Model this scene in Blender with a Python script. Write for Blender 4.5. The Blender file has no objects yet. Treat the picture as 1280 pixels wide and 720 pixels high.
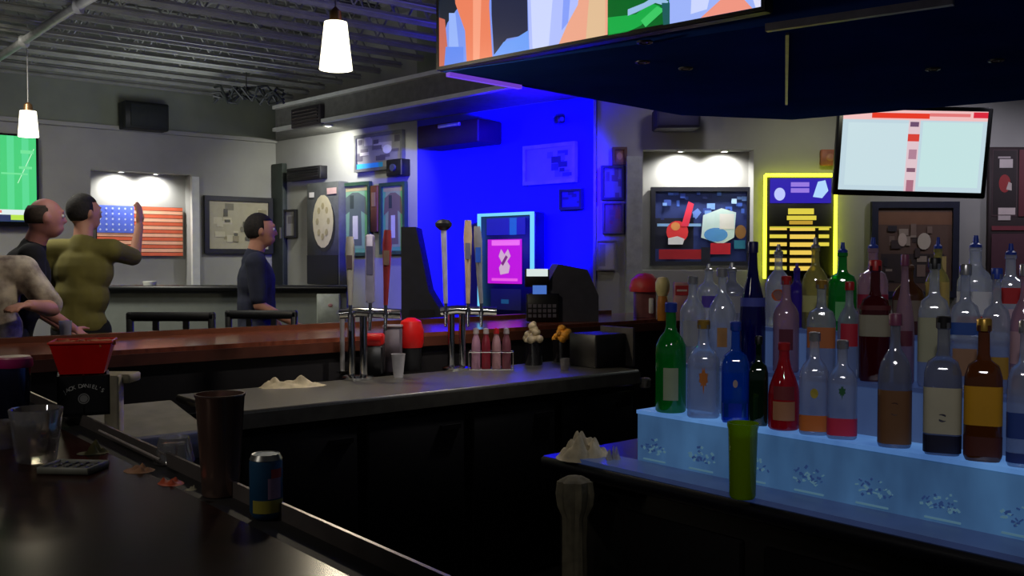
import bpy, math, random
from mathutils import Vector, Matrix
random.seed(7)
S = bpy.context.scene
COL = S.collection
# ------------------------------------------------------------------ camera, world, exposure
F = 1200.0
PITCH = math.atan(35/1200)
CZ = 1.45
cam = bpy.data.cameras.new('camera'); camo = bpy.data.objects.new('camera', cam); COL.objects.link(camo)
camo.location = (0, 0, CZ); camo.rotation_euler = (math.pi/2 - PITCH, 0, 0)
cam.sensor_width = 36; cam.lens = 36*F/1280; cam.clip_start = .05; cam.clip_end = 100
S.camera = camo
w = bpy.data.worlds.new('world'); S.world = w; w.use_nodes = True
w.node_tree.nodes['Background'].inputs[0].default_value = (.85, .9, 1, 1)
w.node_tree.nodes['Background'].inputs[1].default_value = .035
vs = S.view_settings; vs.view_transform = 'Standard'; vs.look = 'None'; vs.gamma = 1; vs.exposure = 0
try: vs.use_curve_mapping = False
except Exception: pass
S.cycles.use_denoising = True
S.cycles.max_bounces = 10; S.cycles.transparent_max_bounces = 24
S.cycles.sample_clamp_indirect = 3

def lamp(kind, loc, power, col, target=None, size=.1, sizey=None, spot=60, blend=.6, name='unseen_light', parent=None):
    l = bpy.data.lights.new(name, kind); l.energy = power; l.color = col
    if kind == 'AREA':
        l.shape = 'RECTANGLE'; l.size = size; l.size_y = sizey or size
    elif kind == 'SPOT':
        l.shadow_soft_size = size; l.spot_size = math.radians(spot); l.spot_blend = blend
    else: l.shadow_soft_size = size
    o = bpy.data.objects.new(name, l); COL.objects.link(o); o.location = loc
    if target is not None:
        o.rotation_euler = (Vector(target)-Vector(loc)).to_track_quat('-Z', 'Y').to_euler()
    return o
# hall fill: unseen spots added at joist height to brighten the hall
HALL = (1, .97, .86)
HALL_FILL = [(-3.9, 6.6, 3.05, 31), (-1.9, 5.4, 3.05, 8)]
for x, y, z, p in HALL_FILL:
    lamp('SPOT', (x, y, z), p*6, HALL, (x, y+1.2, 0), .25, spot=150, blend=1)
lamp('SPOT', (-2.6, 7.9, 2.3), 66, (.93, .97, 1), (-3.0, 8.2, 4), .3, spot=170, blend=1)      # unseen uplights added to brighten the joists
lamp('SPOT', (-2.6, 5.2, 2.3), 36, (.95, .95, 1), (-2.6, 5.6, 4), .3, spot=160, blend=1)
lamp('SPOT', (.25, 6.45, 2.2), 1300, (.006, .0, 1), (.12, 8.2, 1.95), .1, spot=66, blend=.5)      # blue flood
lamp('SPOT', (.2, 7.2, 1.9), 300, (.01, .0, 1), (.3, 7.0, 2.9), .1, spot=110, blend=.8)        # blue flood up the soffit
lamp('SPOT', (-.7, 5.3, 2.7), 26, (.3, .28, 1), (-1.0, 6.3, 3.7), .1, spot=120, blend=1)       # unseen spot added to tint the joists blue
lamp('SPOT', (.45, 4.4, 2.36), 50, (1, .93, .9), (-.5, 4.65, 1.1), .05, spot=70, blend=.9)     # unseen spot added at the canopy edge to brighten the taps
lamp('SPOT', (-.3, 2.3, 2.9), 75, (1, .95, .92), (-.5, 4.5, 1.3), .1, spot=30, blend=.9)       # unseen spot added on the camera side to lift the tap handles
for x_, y_, p_ in ((1.0, 3.35, 20), (1.75, 2.75, 20)):      # unseen spots added under the canopy to light the bottles
    lamp('SPOT', (x_, y_, 2.36), p_, (1, .95, .95), (x_-.1, y_-.6, .9), .05, spot=85, blend=.9)
for x_, p_ in ((1.25, 8), (2.35, 13), (3.5, 20), (4.6, 22)):      # unseen washes added behind the canopy to brighten the right wall
    lamp('SPOT', (x_, 6.75, 2.7), p_, (1, .94, 1.15) if x_ != 2.35 else (1, .98, .72), (x_, 7.6, 1.8), .05, spot=120, blend=1)
lamp('SPOT', (.1, .2, 2.7), 34, (1, .95, .92), (.95, 2.1, 1.2), .12, spot=46, blend=.8)        # unseen spots added above the camera for the bottles and near bar
lamp('SPOT', (-1.7, .6, 2.5), 24, (1, .93, .85), (-.85, 2.0, 1.1), .12, spot=62, blend=.8)

# ------------------------------------------------------------------ projection helpers
def ray(px, py):
    a, c = (px-640)/F, -(py-360)/F
    cp, sp = math.cos(PITCH), math.sin(PITCH)
    return Vector((a, cp + c*sp, -sp + c*cp))
def P(px, py, Y):
    d = ray(px, py); k = Y/d.y
    return Vector((d.x*k, Y, CZ + d.z*k))
def G(px, py, z):
    d = ray(px, py); k = (z-CZ)/d.z
    return Vector((d.x*k, d.y*k, z))
A = Vector((-.631, .776, 0)); B = Vector((.776, .631, 0))
ANG_A = math.atan2(A.y, A.x); ANG_B = math.atan2(B.y, B.x)

# ------------------------------------------------------------------ materials
MC = {}
def srgb(c):
    return tuple(((v/255)/12.92 if v/255 <= .04045 else ((v/255+.055)/1.055)**2.4) for v in c)
def M(key, col, rough=.55, metal=0, noise=.12, scale=14, bump=0, coat=0, spec=None, tint=None, stretch=None):
    """procedural surface, col in sRGB 0-255"""
    if key in MC: return MC[key]
    m = bpy.data.materials.new(key); m.use_nodes = True; nt = m.node_tree; b = nt.nodes['Principled BSDF']
    c = srgb(col); tc = nt.nodes.new('ShaderNodeTexCoord'); n = nt.nodes.new('ShaderNodeTexNoise')
    n.inputs['Scale'].default_value = scale; n.inputs['Detail'].default_value = 4
    src = tc.outputs['Object']
    if stretch:
        mp = nt.nodes.new('ShaderNodeMapping'); mp.inputs['Scale'].default_value = stretch
        nt.links.new(src, mp.inputs[0]); src = mp.outputs[0]
    nt.links.new(src, n.inputs['Vector'])
    r = nt.nodes.new('ShaderNodeValToRGB'); c2 = srgb(tint) if tint else tuple(v*(1-noise*2) for v in c)
    r.color_ramp.elements[0].position = .3; r.color_ramp.elements[1].position = .7
    r.color_ramp.elements[0].color = (*c2, 1); r.color_ramp.elements[1].color = (*tuple(min(1, v*(1+noise)) for v in c), 1)
    nt.links.new(n.outputs['Fac'], r.inputs[0]); nt.links.new(r.outputs[0], b.inputs['Base Color'])
    b.inputs['Roughness'].default_value = rough; b.inputs['Metallic'].default_value = metal
    if coat: b.inputs['Coat Weight'].default_value = coat; b.inputs['Coat Roughness'].default_value = .12
    if spec is not None: b.inputs['Specular IOR Level'].default_value = spec
    if bump:
        bp = nt.nodes.new('ShaderNodeBump'); bp.inputs['Strength'].default_value = bump; bp.inputs['Distance'].default_value = .01
        nt.links.new(n.outputs['Fac'], bp.inputs['Height']); nt.links.new(bp.outputs[0], b.inputs['Normal'])
    MC[key] = m; return m
def E(col, s=1.0, key=None):
    """something that gives off light, col sRGB"""
    key = key or 'glow_%d_%d_%d_%.2f' % (*col, s)
    if key in MC: return MC[key]
    m = bpy.data.materials.new(key); m.use_nodes = True; nt = m.node_tree; b = nt.nodes['Principled BSDF']
    b.inputs['Base Color'].default_value = (.02, .02, .02, 1); b.inputs['Roughness'].default_value = .3
    b.inputs['Emission Color'].default_value = (*srgb(col), 1)
    b.inputs['Emission Strength'].default_value = s
    MC[key] = m; return m
def C(col, rough=.6):
    """printed colour"""
    key = 'print_%d_%d_%d' % tuple(col)
    return M(key, col, rough, noise=.04)
def GL(key, tint, clear=.75, gloss=.12, haze=.3, rough=.06, ripple=0):
    """tinted glass filled with liquid: see-through, glossy and a little cloudy"""
    if key in MC: return MC[key]
    m = bpy.data.materials.new(key); m.use_nodes = True; nt = m.node_tree; nt.nodes.clear()
    out = nt.nodes.new('ShaderNodeOutputMaterial')
    tr = nt.nodes.new('ShaderNodeBsdfTransparent'); t = srgb(tint); tr.inputs[0].default_value = (*t, 1)
    gl = nt.nodes.new('ShaderNodeBsdfGlossy'); gl.inputs['Roughness'].default_value = rough; gl.inputs[0].default_value = (.9, .93, 1, 1)
    di = nt.nodes.new('ShaderNodeBsdfTranslucent'); di.inputs[0].default_value = (*t, 1)
    df = nt.nodes.new('ShaderNodeBsdfDiffuse'); df.inputs[0].default_value = (*t, 1)
    md = nt.nodes.new('ShaderNodeMixShader'); md.inputs[0].default_value = .5
    nt.links.new(di.outputs[0], md.inputs[1]); nt.links.new(df.outputs[0], md.inputs[2])
    m1 = nt.nodes.new('ShaderNodeMixShader'); m1.inputs[0].default_value = haze
    nt.links.new(tr.outputs[0], m1.inputs[1]); nt.links.new(md.outputs[0], m1.inputs[2])
    fr = nt.nodes.new('ShaderNodeLayerWeight'); fr.inputs[0].default_value = .35
    mm = nt.nodes.new('ShaderNodeMath'); mm.operation = 'MULTIPLY_ADD'; mm.inputs[1].default_value = .55; mm.inputs[2].default_value = gloss*.3
    nt.links.new(fr.outputs['Fresnel'], mm.inputs[0])
    m2 = nt.nodes.new('ShaderNodeMixShader'); nt.links.new(mm.outputs[0], m2.inputs[0])
    nt.links.new(m1.outputs[0], m2.inputs[1]); nt.links.new(gl.outputs[0], m2.inputs[2])
    nt.links.new(m2.outputs[0], out.inputs[0])
    MC[key] = m; return m

steel = M('brushed_steel', (150, 148, 140), .38, .9, scale=60, noise=.1, stretch=(1, 12, 1))
chrome = M('chrome', (205, 205, 205), .12, 1, noise=.03)
black = M('black_plastic', (14, 14, 17), .45, noise=.1)
blackm = M('black_panel', (3, 3, 6), .6, noise=.1, spec=.15)
darkfr = M('dark_frame', (26, 26, 28), .5)
wood = M('bar_wood', (40, 19, 12), .22, noise=.3, scale=5, stretch=(1.2, 14, 1), spec=.05, tint=(22, 10, 7))
woodfar = M('far_bar_wood', (118, 62, 42), .2, noise=.3, scale=4, stretch=(1.5, 12, 1), coat=.35, tint=(96, 48, 32))
wallm = M('grey_wall_paint', (150, 150, 145), .75, noise=.05, scale=3)
wallup = M('upper_wall_paint', (120, 126, 112), .8, noise=.08, scale=3)
wallblue = M('blue_lit_wall_tint', (34, 26, 200), .7, noise=.05, scale=3)  # the blue light's colour is put into the wall's base colour
ceilm = M('deck_paint', (135, 135, 132), .8, noise=.1, scale=6)
joistm = M('joist_paint', (120, 122, 114), .7, noise=.1, scale=9)
floorm = M('dark_floor_tile', (34, 30, 28), .35, noise=.2, scale=6)
white = M('white_paint', (205, 207, 200), .5, noise=.04)
navyp = M('canopy_paint', (26, 54, 124), .95, noise=.1, scale=2, spec=.0)
red = M('red_plastic', (205, 12, 10), .4, noise=.08)
cream = M('cream_cloth', (190, 178, 150), .9, noise=.15, scale=25, bump=.3)

# ------------------------------------------------------------------ mesh builder
class MB:
    def __init__(s): s.v = []; s.f = []; s.mi = []; s.k = 0
    def add(s, vs_, fs):
        o = len(s.v); s.v += [tuple(v) for v in vs_]; s.f += [tuple(i+o for i in f) for f in fs]; s.mi += [s.k]*len(fs); return s
    def mat(s, k): s.k = k; return s
    def box(s, c, d, rz=0, rx=0, ry=0, tap=1, bev=0):
        c = Vector(c); R = Matrix.Rotation(rz, 3, 'Z') @ Matrix.Rotation(ry, 3, 'Y') @ Matrix.Rotation(rx, 3, 'X')
        x, y, z = d[0]/2, d[1]/2, d[2]/2; b = min(bev, x*.9, y*.9, z*.9)
        if not b:
            vs_ = [(-x, -y, -z), (x, -y, -z), (x, y, -z), (-x, y, -z), (-x*tap, -y*tap, z), (x*tap, -y*tap, z), (x*tap, y*tap, z), (-x*tap, y*tap, z)]
            fs = [(0, 3, 2, 1), (4, 5, 6, 7), (0, 1, 5, 4), (1, 2, 6, 5), (2, 3, 7, 6), (3, 0, 4, 7)]
            return s.add([c + R @ Vector(v) for v in vs_], fs)
        vs_ = []                      # chamfered: rounded footprint, bevelled top and bottom
        def ring(inset, zz):
            xx, yy = x-inset, y-inset; q = b
            return [(xx-q, -yy, zz), (xx, -yy+q, zz), (xx, yy-q, zz), (xx-q, yy, zz), (-xx+q, yy, zz), (-xx, yy-q, zz), (-xx, -yy+q, zz), (-xx+q, -yy, zz)]
        for inset, zz in ((b, -z), (0, -z+b), (0, z-b), (b, z)):
            t = 1 + (tap-1)*(zz+z)/(2*z)
            vs_ += [(p[0]*t, p[1]*t, p[2]) for p in ring(inset*.7, zz)]
        fs = [tuple(range(7, -1, -1)), tuple(range(24, 32))]
        for k in range(3):
            for i in range(8):
                j = (i+1) % 8; fs.append((k*8+i, k*8+j, k*8+8+j, k*8+8+i))
        return s.add([c + R @ Vector(v) for v in vs_], fs)
    def cyl(s, p0, p1, r0, r1=None, n=16, cap=True):
        r1 = r0 if r1 is None else r1
        p0, p1 = Vector(p0), Vector(p1); d = (p1-p0).normalized()
        a = d.orthogonal().normalized(); b = d.cross(a)
        vs_ = [p0 + (a*math.cos(t)+b*math.sin(t))*r0 for t in [2*math.pi*i/n for i in range(n)]] + \
              [p1 + (a*math.cos(t)+b*math.sin(t))*r1 for t in [2*math.pi*i/n for i in range(n)]]
        fs = [(i, (i+1) % n, n+(i+1) % n, n+i) for i in range(n)]
        if cap: fs += [tuple(range(n-1, -1, -1)), tuple(range(n, 2*n))]
        return s.add(vs_, fs)
    def tube(s, pts, r, n=8):
        pts = [Vector(p) for p in pts]; rings = []; prev = None
        for i, p in enumerate(pts):
            d = (pts[min(i+1, len(pts)-1)]-pts[max(i-1, 0)]).normalized()
            a = d.orthogonal().normalized() if prev is None else (prev - d*prev.dot(d)).normalized()
            prev = a; b = d.cross(a); rr = r[i] if isinstance(r, (list, tuple)) else r
            rings += [p + (a*math.cos(t)+b*math.sin(t))*rr for t in [2*math.pi*k/n for k in range(n)]]
        fs = []
        for i in range(len(pts)-1):
            for k in range(n):
                fs.append((i*n+k, i*n+(k+1) % n, (i+1)*n+(k+1) % n, (i+1)*n+k))
        fs += [tuple(range(n-1, -1, -1)), tuple((len(pts)-1)*n+k for k in range(n))]
        return s.add(rings, fs)
    def lathe(s, prof, n=24, c=(0, 0, 0), sq=0, sx=1, sy=1, a0=0, a1=2*math.pi):
        """prof [(r,z)]; sq squares the section"""
        c = Vector(c); full = abs(a1-a0-2*math.pi) < 1e-6; m = n if full else n+1; vs_ = []
        for r, z in prof:
            for i in range(m):
                t = a0 + (a1-a0)*i/n; ct, st = math.cos(t), math.sin(t)
                k = 1
                if sq:
                    p = 2 + 6*sq; k = (abs(ct)**p + abs(st)**p)**(-1/p)
                vs_.append(c + Vector((ct*r*k*sx, st*r*k*sy, z)))
        fs = []
        for j in range(len(prof)-1):
            for i in range(n):
                i2 = (i+1) % m
                fs.append((j*m+i, j*m+i2, (j+1)*m+i2, (j+1)*m+i))
        if full:
            if prof[0][0] > 1e-5: fs.append(tuple(range(m-1, -1, -1)))
            if prof[-1][0] > 1e-5: fs.append(tuple((len(prof)-1)*m+i for i in range(m)))
        return s.add(vs_, fs)
    def ball(s, c, r, n=14, rot=None):
        r = Vector(r) if not isinstance(r, (int, float)) else Vector((r, r, r)); c = Vector(c); vs_ = []; h = n//2+2
        for j in range(h+1):
            ph = math.pi*j/h
            for i in range(n):
                t = 2*math.pi*i/n; v = Vector((math.sin(ph)*math.cos(t)*r.x, math.sin(ph)*math.sin(t)*r.y, -math.cos(ph)*r.z))
                if rot is not None: v = rot @ v
                vs_.append(c+v)
        fs = [(j*n+i, j*n+(i+1) % n, (j+1)*n+(i+1) % n, (j+1)*n+i) for j in range(h) for i in range(n)]
        return s.add(vs_, fs)
    def prism(s, poly, z0, z1):
        n = len(poly)
        area = sum(poly[i][0]*poly[(i+1) % n][1]-poly[(i+1) % n][0]*poly[i][1] for i in range(n))
        if area < 0: poly = poly[::-1]
        vs_ = [(p[0], p[1], z0) for p in poly] + [(p[0], p[1], z1) for p in poly]
        return s.add(vs_, [tuple(range(n-1, -1, -1)), tuple(range(n, 2*n))] + [(i, (i+1) % n, n+(i+1) % n, n+i) for i in range(n)])
    def build(s, name, mats, parent=None, smooth=True):
        me = bpy.data.meshes.new(name); me.from_pydata(s.v, [], s.f); me.update()
        if not isinstance(mats, (list, tuple)): mats = [mats]
        for m in mats: me.materials.append(m)
        me.polygons.foreach_set('material_index', s.mi)
        if smooth:
            me.polygons.foreach_set('use_smooth', [True]*len(me.polygons)); me.set_sharp_from_angle(angle=.65)
        o = bpy.data.objects.new(name, me); COL.objects.link(o)
        if parent is not None: o.parent = parent
        return o
def tag(o, label, cat, group=None):
    o['label'] = label; o['category'] = cat
    if group: o['group'] = group
    return o
def T(name, label, cat, loc=(0, 0, 0), rz=0, group=None, rx=0):
    o = bpy.data.objects.new(name, None); COL.objects.link(o); o.empty_display_size = .1
    o.location = loc; o.rotation_euler = (rx, 0, rz); return tag(o, label, cat, group)
def struct(o): o['kind'] = 'structure'; return o
def text(s, size, mat, parent, loc, rot=(math.pi/2, 0, 0), name='lettering', into=None):
    cu = bpy.data.curves.new(name, 'FONT'); cu.body = s; cu.size = size; cu.align_x = 'CENTER'; cu.align_y = 'CENTER'; cu.extrude = .0006
    o = bpy.data.objects.new(name, cu); COL.objects.link(o)
    dg = bpy.context.evaluated_depsgraph_get(); me = bpy.data.meshes.new_from_object(o.evaluated_get(dg))
    from mathutils import Euler
    X = Matrix.Translation(loc) @ Euler(rot).to_matrix().to_4x4()
    mb = into or MB()
    mb.add([X @ v.co for v in me.vertices], [tuple(p.vertices) for p in me.polygons])
    bpy.data.objects.remove(o); bpy.data.curves.remove(cu); bpy.data.meshes.remove(me)
    return mb if into else mb.build(name, mat, parent, smooth=False)
# flat art: local frame x right, z up, facing -y
def art(name, parent, w_, h_, shapes, y=0, z=0, x=0, th=.004, layer=.0012, bg=None):
    """shapes: list of (material, [(u,v)...]) with u,v 0..1; later ones lie on top, printed as thin layers"""
    mb = MB(); mats = []
    def mi(m):
        if m not in mats: mats.append(m)
        return mats.index(m)
    if bg is not None:
        mb.mat(mi(bg)).box((x, y+th/2, z+h_/2), (w_, th, h_))
    for i, (m, pts) in enumerate(shapes):
        yy = y - layer*(1+i*.35)
        pts = [(min(1, max(0, u)), min(1, max(0, v))) for u, v in pts]
        n = len(pts); ar = sum(pts[k][0]*pts[(k+1) % n][1]-pts[(k+1) % n][0]*pts[k][1] for k in range(n))
        if ar < 0: pts = pts[::-1]
        mb.mat(mi(m)).add([(x+(u-.5)*w_, yy, z+v*h_) for u, v in pts], [tuple(range(n))])
    return mb.build(name, mats, parent, smooth=False)
def R4(u0, v0, u1, v1): return [(u0, v0), (u1, v0), (u1, v1), (u0, v1)]
def EL(cu, cv, ru, rv, n=18): return [(cu+ru*math.cos(2*math.pi*i/n), cv+rv*math.sin(2*math.pi*i/n)) for i in range(n)]
def frame_ring(parent, w_, h_, t, d, mat, y=0, name='frame', z=0):
    mb = MB()
    mb.box((0, y, z+t/2), (w_, d, t)).box((0, y, z+h_-t/2), (w_, d, t))
    mb.box((-w_/2+t/2, y, z+h_/2), (t, d, h_-2*t)).box((w_/2-t/2, y, z+h_/2), (t, d, h_-2*t))
    return mb.build(name, mat, parent, smooth=False)

# ------------------------------------------------------------------ walls
C1 = Vector((-2.6, 10.6, 0)); C0 = C1 - B*5.2
C2 = Vector((-.885, 9.0, 0)); C3 = Vector((.665, 7.6, 0)); C4 = Vector((5.2, 7.6, 0))
class W:
    def __init__(s, a, b): s.a = a.copy(); s.b = b.copy(); s.d = (b-a).normalized(); s.L = (b-a).length; s.n = Vector((s.d.y, -s.d.x, 0))   # n points to the camera side
    def u(s, px, off=0):
        r = ray(px, 360); a = s.a + s.n*off
        # a + u d = k r
        det = s.d.x*(-r.y) + s.d.y*r.x
        u_ = (-a.x*(-r.y) + -a.y*r.x)/det
        return u_
    def pt(s, px, py, off=0):
        u_ = s.u(px, off); p = s.a + s.n*off + s.d*u_
        return P(px, py, p.y)
    def rect(s, x0, y0, x1, y1, off=0):
        """bottom centre location, width, height, rz for a thing filling the pixel rect on this wall"""
        c = (x0+x1)/2; ua, ub = s.u(x0, off), s.u(x1, off)
        p = s.a + s.n*off + s.d*((ua+ub)/2)
        zb, zt = P(c, y1, p.y).z, P(c, y0, p.y).z
        return Vector((p.x, p.y, zb)), abs(ub-ua), zt-zb, math.atan2(s.d.y, s.d.x)
W1, W2, WB, W3 = W(C0, C1), W(C1, C2), W(C2, C3), W(C3, C4)
TOPW = 2.75
def build_wall(name, wl, z0, z1, mat, holes=(), depth=.22, matup=None, zsplit=None, ext0=0, ext1=0):
    """wall slab; holes (u0,u1,z0,z1) become recesses with a back panel"""
    mb = MB(); rz = math.atan2(wl.d.y, wl.d.x)
    us = sorted({-ext0, wl.L+ext1, *[h[0] for h in holes], *[h[1] for h in holes]}); zs = sorted({z0, z1, *([zsplit] if zsplit else []), *[h[2] for h in holes], *[h[3] for h in holes]})
    for i in range(len(us)-1):
        for j in range(len(zs)-1):
            um, zm = (us[i]+us[i+1])/2, (zs[j]+zs[j+1])/2
            inh = any(h[0] < um < h[1] and h[2] < zm < h[3] for h in holes)
            mb.mat(1 if (zsplit and zm > zsplit) else 0)
            t = .05 if inh else depth
            off = depth-.025 if inh else depth/2
            c = wl.a + wl.d*um - wl.n*off
            mb.box((c.x, c.y, zm), (us[i+1]-us[i], t, zs[j+1]-zs[j]), rz)
    return struct(mb.build(name, [mat, matup or mat], smooth=False))
def hole(wl, x0, y0, x1, y1):
    p, w_, h_, r = wl.rect(x0, y0, x1, y1); ua, ub = wl.u(x0), wl.u(x1)
    return (min(ua, ub), max(ua, ub), p.z, p.z+h_)
H1 = hole(W1, 115, 215, 240, 362)
H3 = hole(W3, 803, 187, 941, 338)
build_wall('wall_left', W1, 0, 3.9, wallm, [H1], matup=wallup, zsplit=TOPW)
build_wall('wall_back', W2, 0, 3.9, wallm, ext0=.1)
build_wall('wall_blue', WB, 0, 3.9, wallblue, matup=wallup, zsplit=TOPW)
build_wall('wall_right', W3, 0, 3.9, wallm, [H3])
struct(MB().box((.5, 5.2, -.05), (14, 16, .1)).build('floor', floorm, smooth=False))
# ceiling deck, corrugated, and the bar joists
mb = MB(); n = 66
for i in range(n):
    t0 = -7.5 + i*.2
    for (a, b, z) in ((0, .12, 3.78), (.12, .2, 3.82)):
        p = [A*-1.5+B*(t0+a), A*9.9+B*(t0+a), A*9.9+B*(t0+b), A*-1.5+B*(t0+b)]
        mb.prism([(q.x, q.y) for q in p], z, z+.05)
struct(mb.build('ceiling', ceilm, smooth=False))
T0 = -6.4
def joist(T1):
    jm = MB(); L = T1-T0
    for z, hh in ((0, .05), (.56, .05)):
        for sgn in (-1, 1): jm.box((L/2, sgn*.022, z+hh/2), (L, .03, .006)).box((L/2, sgn*.01, z+hh/2), (L, .006, hh))
    k = 0; x = .1
    while x < L-.3:
        jm.cyl((x, 0, .05 if k % 2 == 0 else .56), (x+.3, 0, .56 if k % 2 == 0 else .05), .008, n=6); x += .3; k += 1
    return jm.build('ceiling_joist', joistm)
protos = {}
for i in range(22):
    s_ = 2.3 + i*.345
    if s_ > 9.7: break
    p = A*s_ + B*T0; e = 2.45 if s_ < 4.4 else 4.55
    if e not in protos: o = protos[e] = joist(e)
    else: o = protos[e].copy(); COL.objects.link(o)
    o.location = (p.x, p.y, 3.12); o.rotation_euler = (0, 0, ANG_B); struct(o)
# upper ledge where the painted wall meets the taller wall above
p = W1.a + W1.d*W1.L/2
struct(MB().box((p.x+W1.n.x*.02, p.y+W1.n.y*.02, TOPW), (W1.L, .06, .04), math.atan2(W1.d.y, W1.d.x)).build('trim_1', wallm, smooth=False))
# soffit over the back walls
sof = [(-2.39, 9.78), (.72, 6.58), (.98, 7.58), (.665, 7.58), (-.885, 8.98), (-2.58, 10.56)]
struct(MB().prism(sof, 2.75, 3.02).build('ceiling_soffit', M('soffit_paint', (105, 105, 100), .7), smooth=False))
sd = (Vector((.72, 6.58, 0))-Vector((-2.39, 9.78, 0))); sl = sd.length; sm = Vector((-2.39, 9.78, 0))+sd/2
snn = Vector((sd.y, -sd.x, 0)).normalized()
mb = MB()
for zz in (2.765, 2.99): mb.box((sm.x+snn.x*.02, sm.y+snn.y*.02, zz), (sl, .05, .035), math.atan2(sd.y, sd.x))
struct(mb.build('trim_2', white, smooth=False))
# ------------------------------------------------------------------ canopy over the back bar, with the video screen on its face
CP = [(-.34, 4.79), (1.085, 6.2), (1.86, 6.4), (3.7, 5.1), (4.3, 3.2), (2.6, 2.9), (1.6, 3.43)]
struct(MB().prism(CP, 2.38, 3.76).build('ceiling_canopy', navyp, smooth=False))
def strip(name, a, b, wd, hh, mat):
    a, b = Vector(a), Vector(b); c = (a+b)/2; d = b-a
    return struct(MB().box(c, (d.length, wd, hh), math.atan2(d.y, d.x)).build(name, mat, smooth=False))
strip('trim_3', G(958, 35, 2.37), G(1192, 1, 2.37), .03, .03, M('dull_trim', (120, 118, 135), .4, .5))
strip('trim_4', G(984, 42, 2.375), G(983, 130, 2.375), .014, .012, M('dull_trim', (120, 118, 135), .4, .5))
strip('trim_5', G(560, 93, 2.37), G(650, 109, 2.37), .03, .02, E((120, 70, 215), .8))
# recessed downlights of the canopy: small unlit trims
for k, (px, py, lb) in enumerate([(806, 52, 'small round recessed fitting just under the video screen edge'), (803, 77, 'small round recessed fitting left of centre on the dark canopy'),
        (857, 85, 'small round recessed fitting in the middle of the dark canopy'), (1166, 86, 'small round recessed fitting above the white wall television'),
        (1245, 75, 'small round recessed fitting nearest the right picture edge of the canopy')]):
    q = G(px, py, 2.38); t = T('recessed_light', lb, 'ceiling light', q, group='recessed fittings in the canopy underside')
    MB().lathe([(.035, 0), (.035, -.006), (.024, -.008), (.024, -.002)], 20).build('trim_ring', black, t)
    MB().lathe([(.0, -.002), (.014, -.006), (.014, 0), ], 16).build('bulb', M('frosted_bulb', (150, 150, 160), .3), t)
q = G(788, 128, 2.73)
t = T('soffit_downlight', 'lit white round downlight at the soffit end above the grey wall', 'ceiling light', (q.x, q.y, 2.75))
MB().lathe([(.09, 0), (.09, -.012), (.07, -.016), (.07, -.004)], 20).build('trim_ring', white, t)
MB().lathe([(0, -.02), (.05, -.02), (.068, -.006), (.068, 0)], 20).build('diffuser', E((255, 255, 255), 1.6), t)
# video screen
s0, s1 = P(555, 90, 4.8), P(957, 18, 3.66)
s0.z = s1.z = 2.40
sdv = s1-s0; W_S = sdv.length; HS = W_S*9/16
cs = (s0+s1)/2; nn = Vector((sdv.y, -sdv.x, 0)).normalized()
t = T('video_screen', 'huge lit video screen on the canopy face showing sports players in close-up', 'screen', (cs.x+nn.x*.03, cs.y+nn.y*.03, 2.40), math.atan2(sdv.y, sdv.x))
skin_s, skin2, skyb = E((232, 128, 96), 1), E((238, 165, 135), 1), E((150, 175, 250), 1)
MB().box((0, .035, HS/2), (W_S+.03, .06, HS+.03), bev=.006).build('cabinet', black, t)
frame_ring(t, W_S+.03, HS+.03, .016, .016, black, name='bezel', z=-.012)
WSC = W(Vector((s0.x, s0.y, 0)), Vector((s1.x, s1.y, 0)))
def sv(pts):
    out = []
    for px, py in pts:
        q_ = WSC.pt(px, py); out.append((WSC.u(px)/WSC.L, (q_.z-2.40)/HS))
    return out
pic = [
    ((120, 150, 240), [(550, -300), (960, -300), (960, 60), (550, 100)]),
    ((14, 26, 44), [(555, -60), (583, -60), (580, 10), (566, 30), (556, 60)]),
    ((200, 104, 84), [(553, 24), (563, 26), (566, 60), (564, 95), (553, 100)]),
    ((150, 180, 250), [(568, 18), (576, 18), (580, 60), (568, 66)]),
    ((92, 136, 240), [(564, 60), (586, 60), (586, 95), (562, 95)]),
    ((236, 128, 92), [(572, -80), (622, -80), (618, 10), (622, 82), (590, 90), (588, 40), (576, 6)]),
    ((248, 160, 128), [(598, -60), (610, -60), (606, 80), (598, 84)]),
    ((30, 36, 66), [(620, -80), (664, -80), (666, 45), (640, 50), (624, 70), (621, 20)]),
    ((110, 160, 248), [(666, 40), (668, 72), (622, 84), (636, 54), (650, 50)]),
    ((178, 192, 255), [(663, -80), (740, -80), (728, 20), (712, 60), (704, 68), (668, 74)]),
    ((206, 216, 255), [(668, -40), (700, -40), (692, 66), (672, 70)]),
    ((136, 160, 250), [(712, -40), (722, -40), (716, 30), (708, 40)]),
    ((238, 168, 140), [(738, -80), (768, -80), (765, 56), (704, 66), (716, 30), (728, 8)]),
    ((226, 190, 150), [(745, -40), (762, -40), (762, 56), (738, 60)]),
    ((6, 100, 36), [(765, -80), (838, -80), (840, 0), (842, 12), (840, 45), (765, 60)]),
    ((24, 170, 70), [(765, 24), (800, 20), (818, 6), (830, 10), (806, 34), (790, 52), (766, 56)]),
    ((60, 200, 100), [(806, 28), (826, 10), (836, 14), (812, 36)]),
    ((150, 190, 228), [(790, 14), (810, 6), (826, -4), (840, 4), (838, 10), (824, 6), (800, 18), (790, 22)]),
    ((30, 90, 90), [(832, 6), (842, 6), (842, 42), (834, 44)]),
    ((158, 180, 250), [(842, -80), (960, -80), (960, 30), (842, 44)]),
    ((205, 215, 255), [(870, -40), (900, -40), (888, 14), (868, 20)]),
    ((240, 150, 130), [(905, 2), (926, -6), (944, 16), (950, 26), (884, 34), (880, 26)]),
    ((222, 224, 250), [(938, -20), (960, -20), (960, 20), (948, 20)]),
]
art('display', t, W_S, HS, [(E(c, 1), sv(p)) for c, p in pic], y=-.003, bg=black, layer=.0008)

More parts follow.
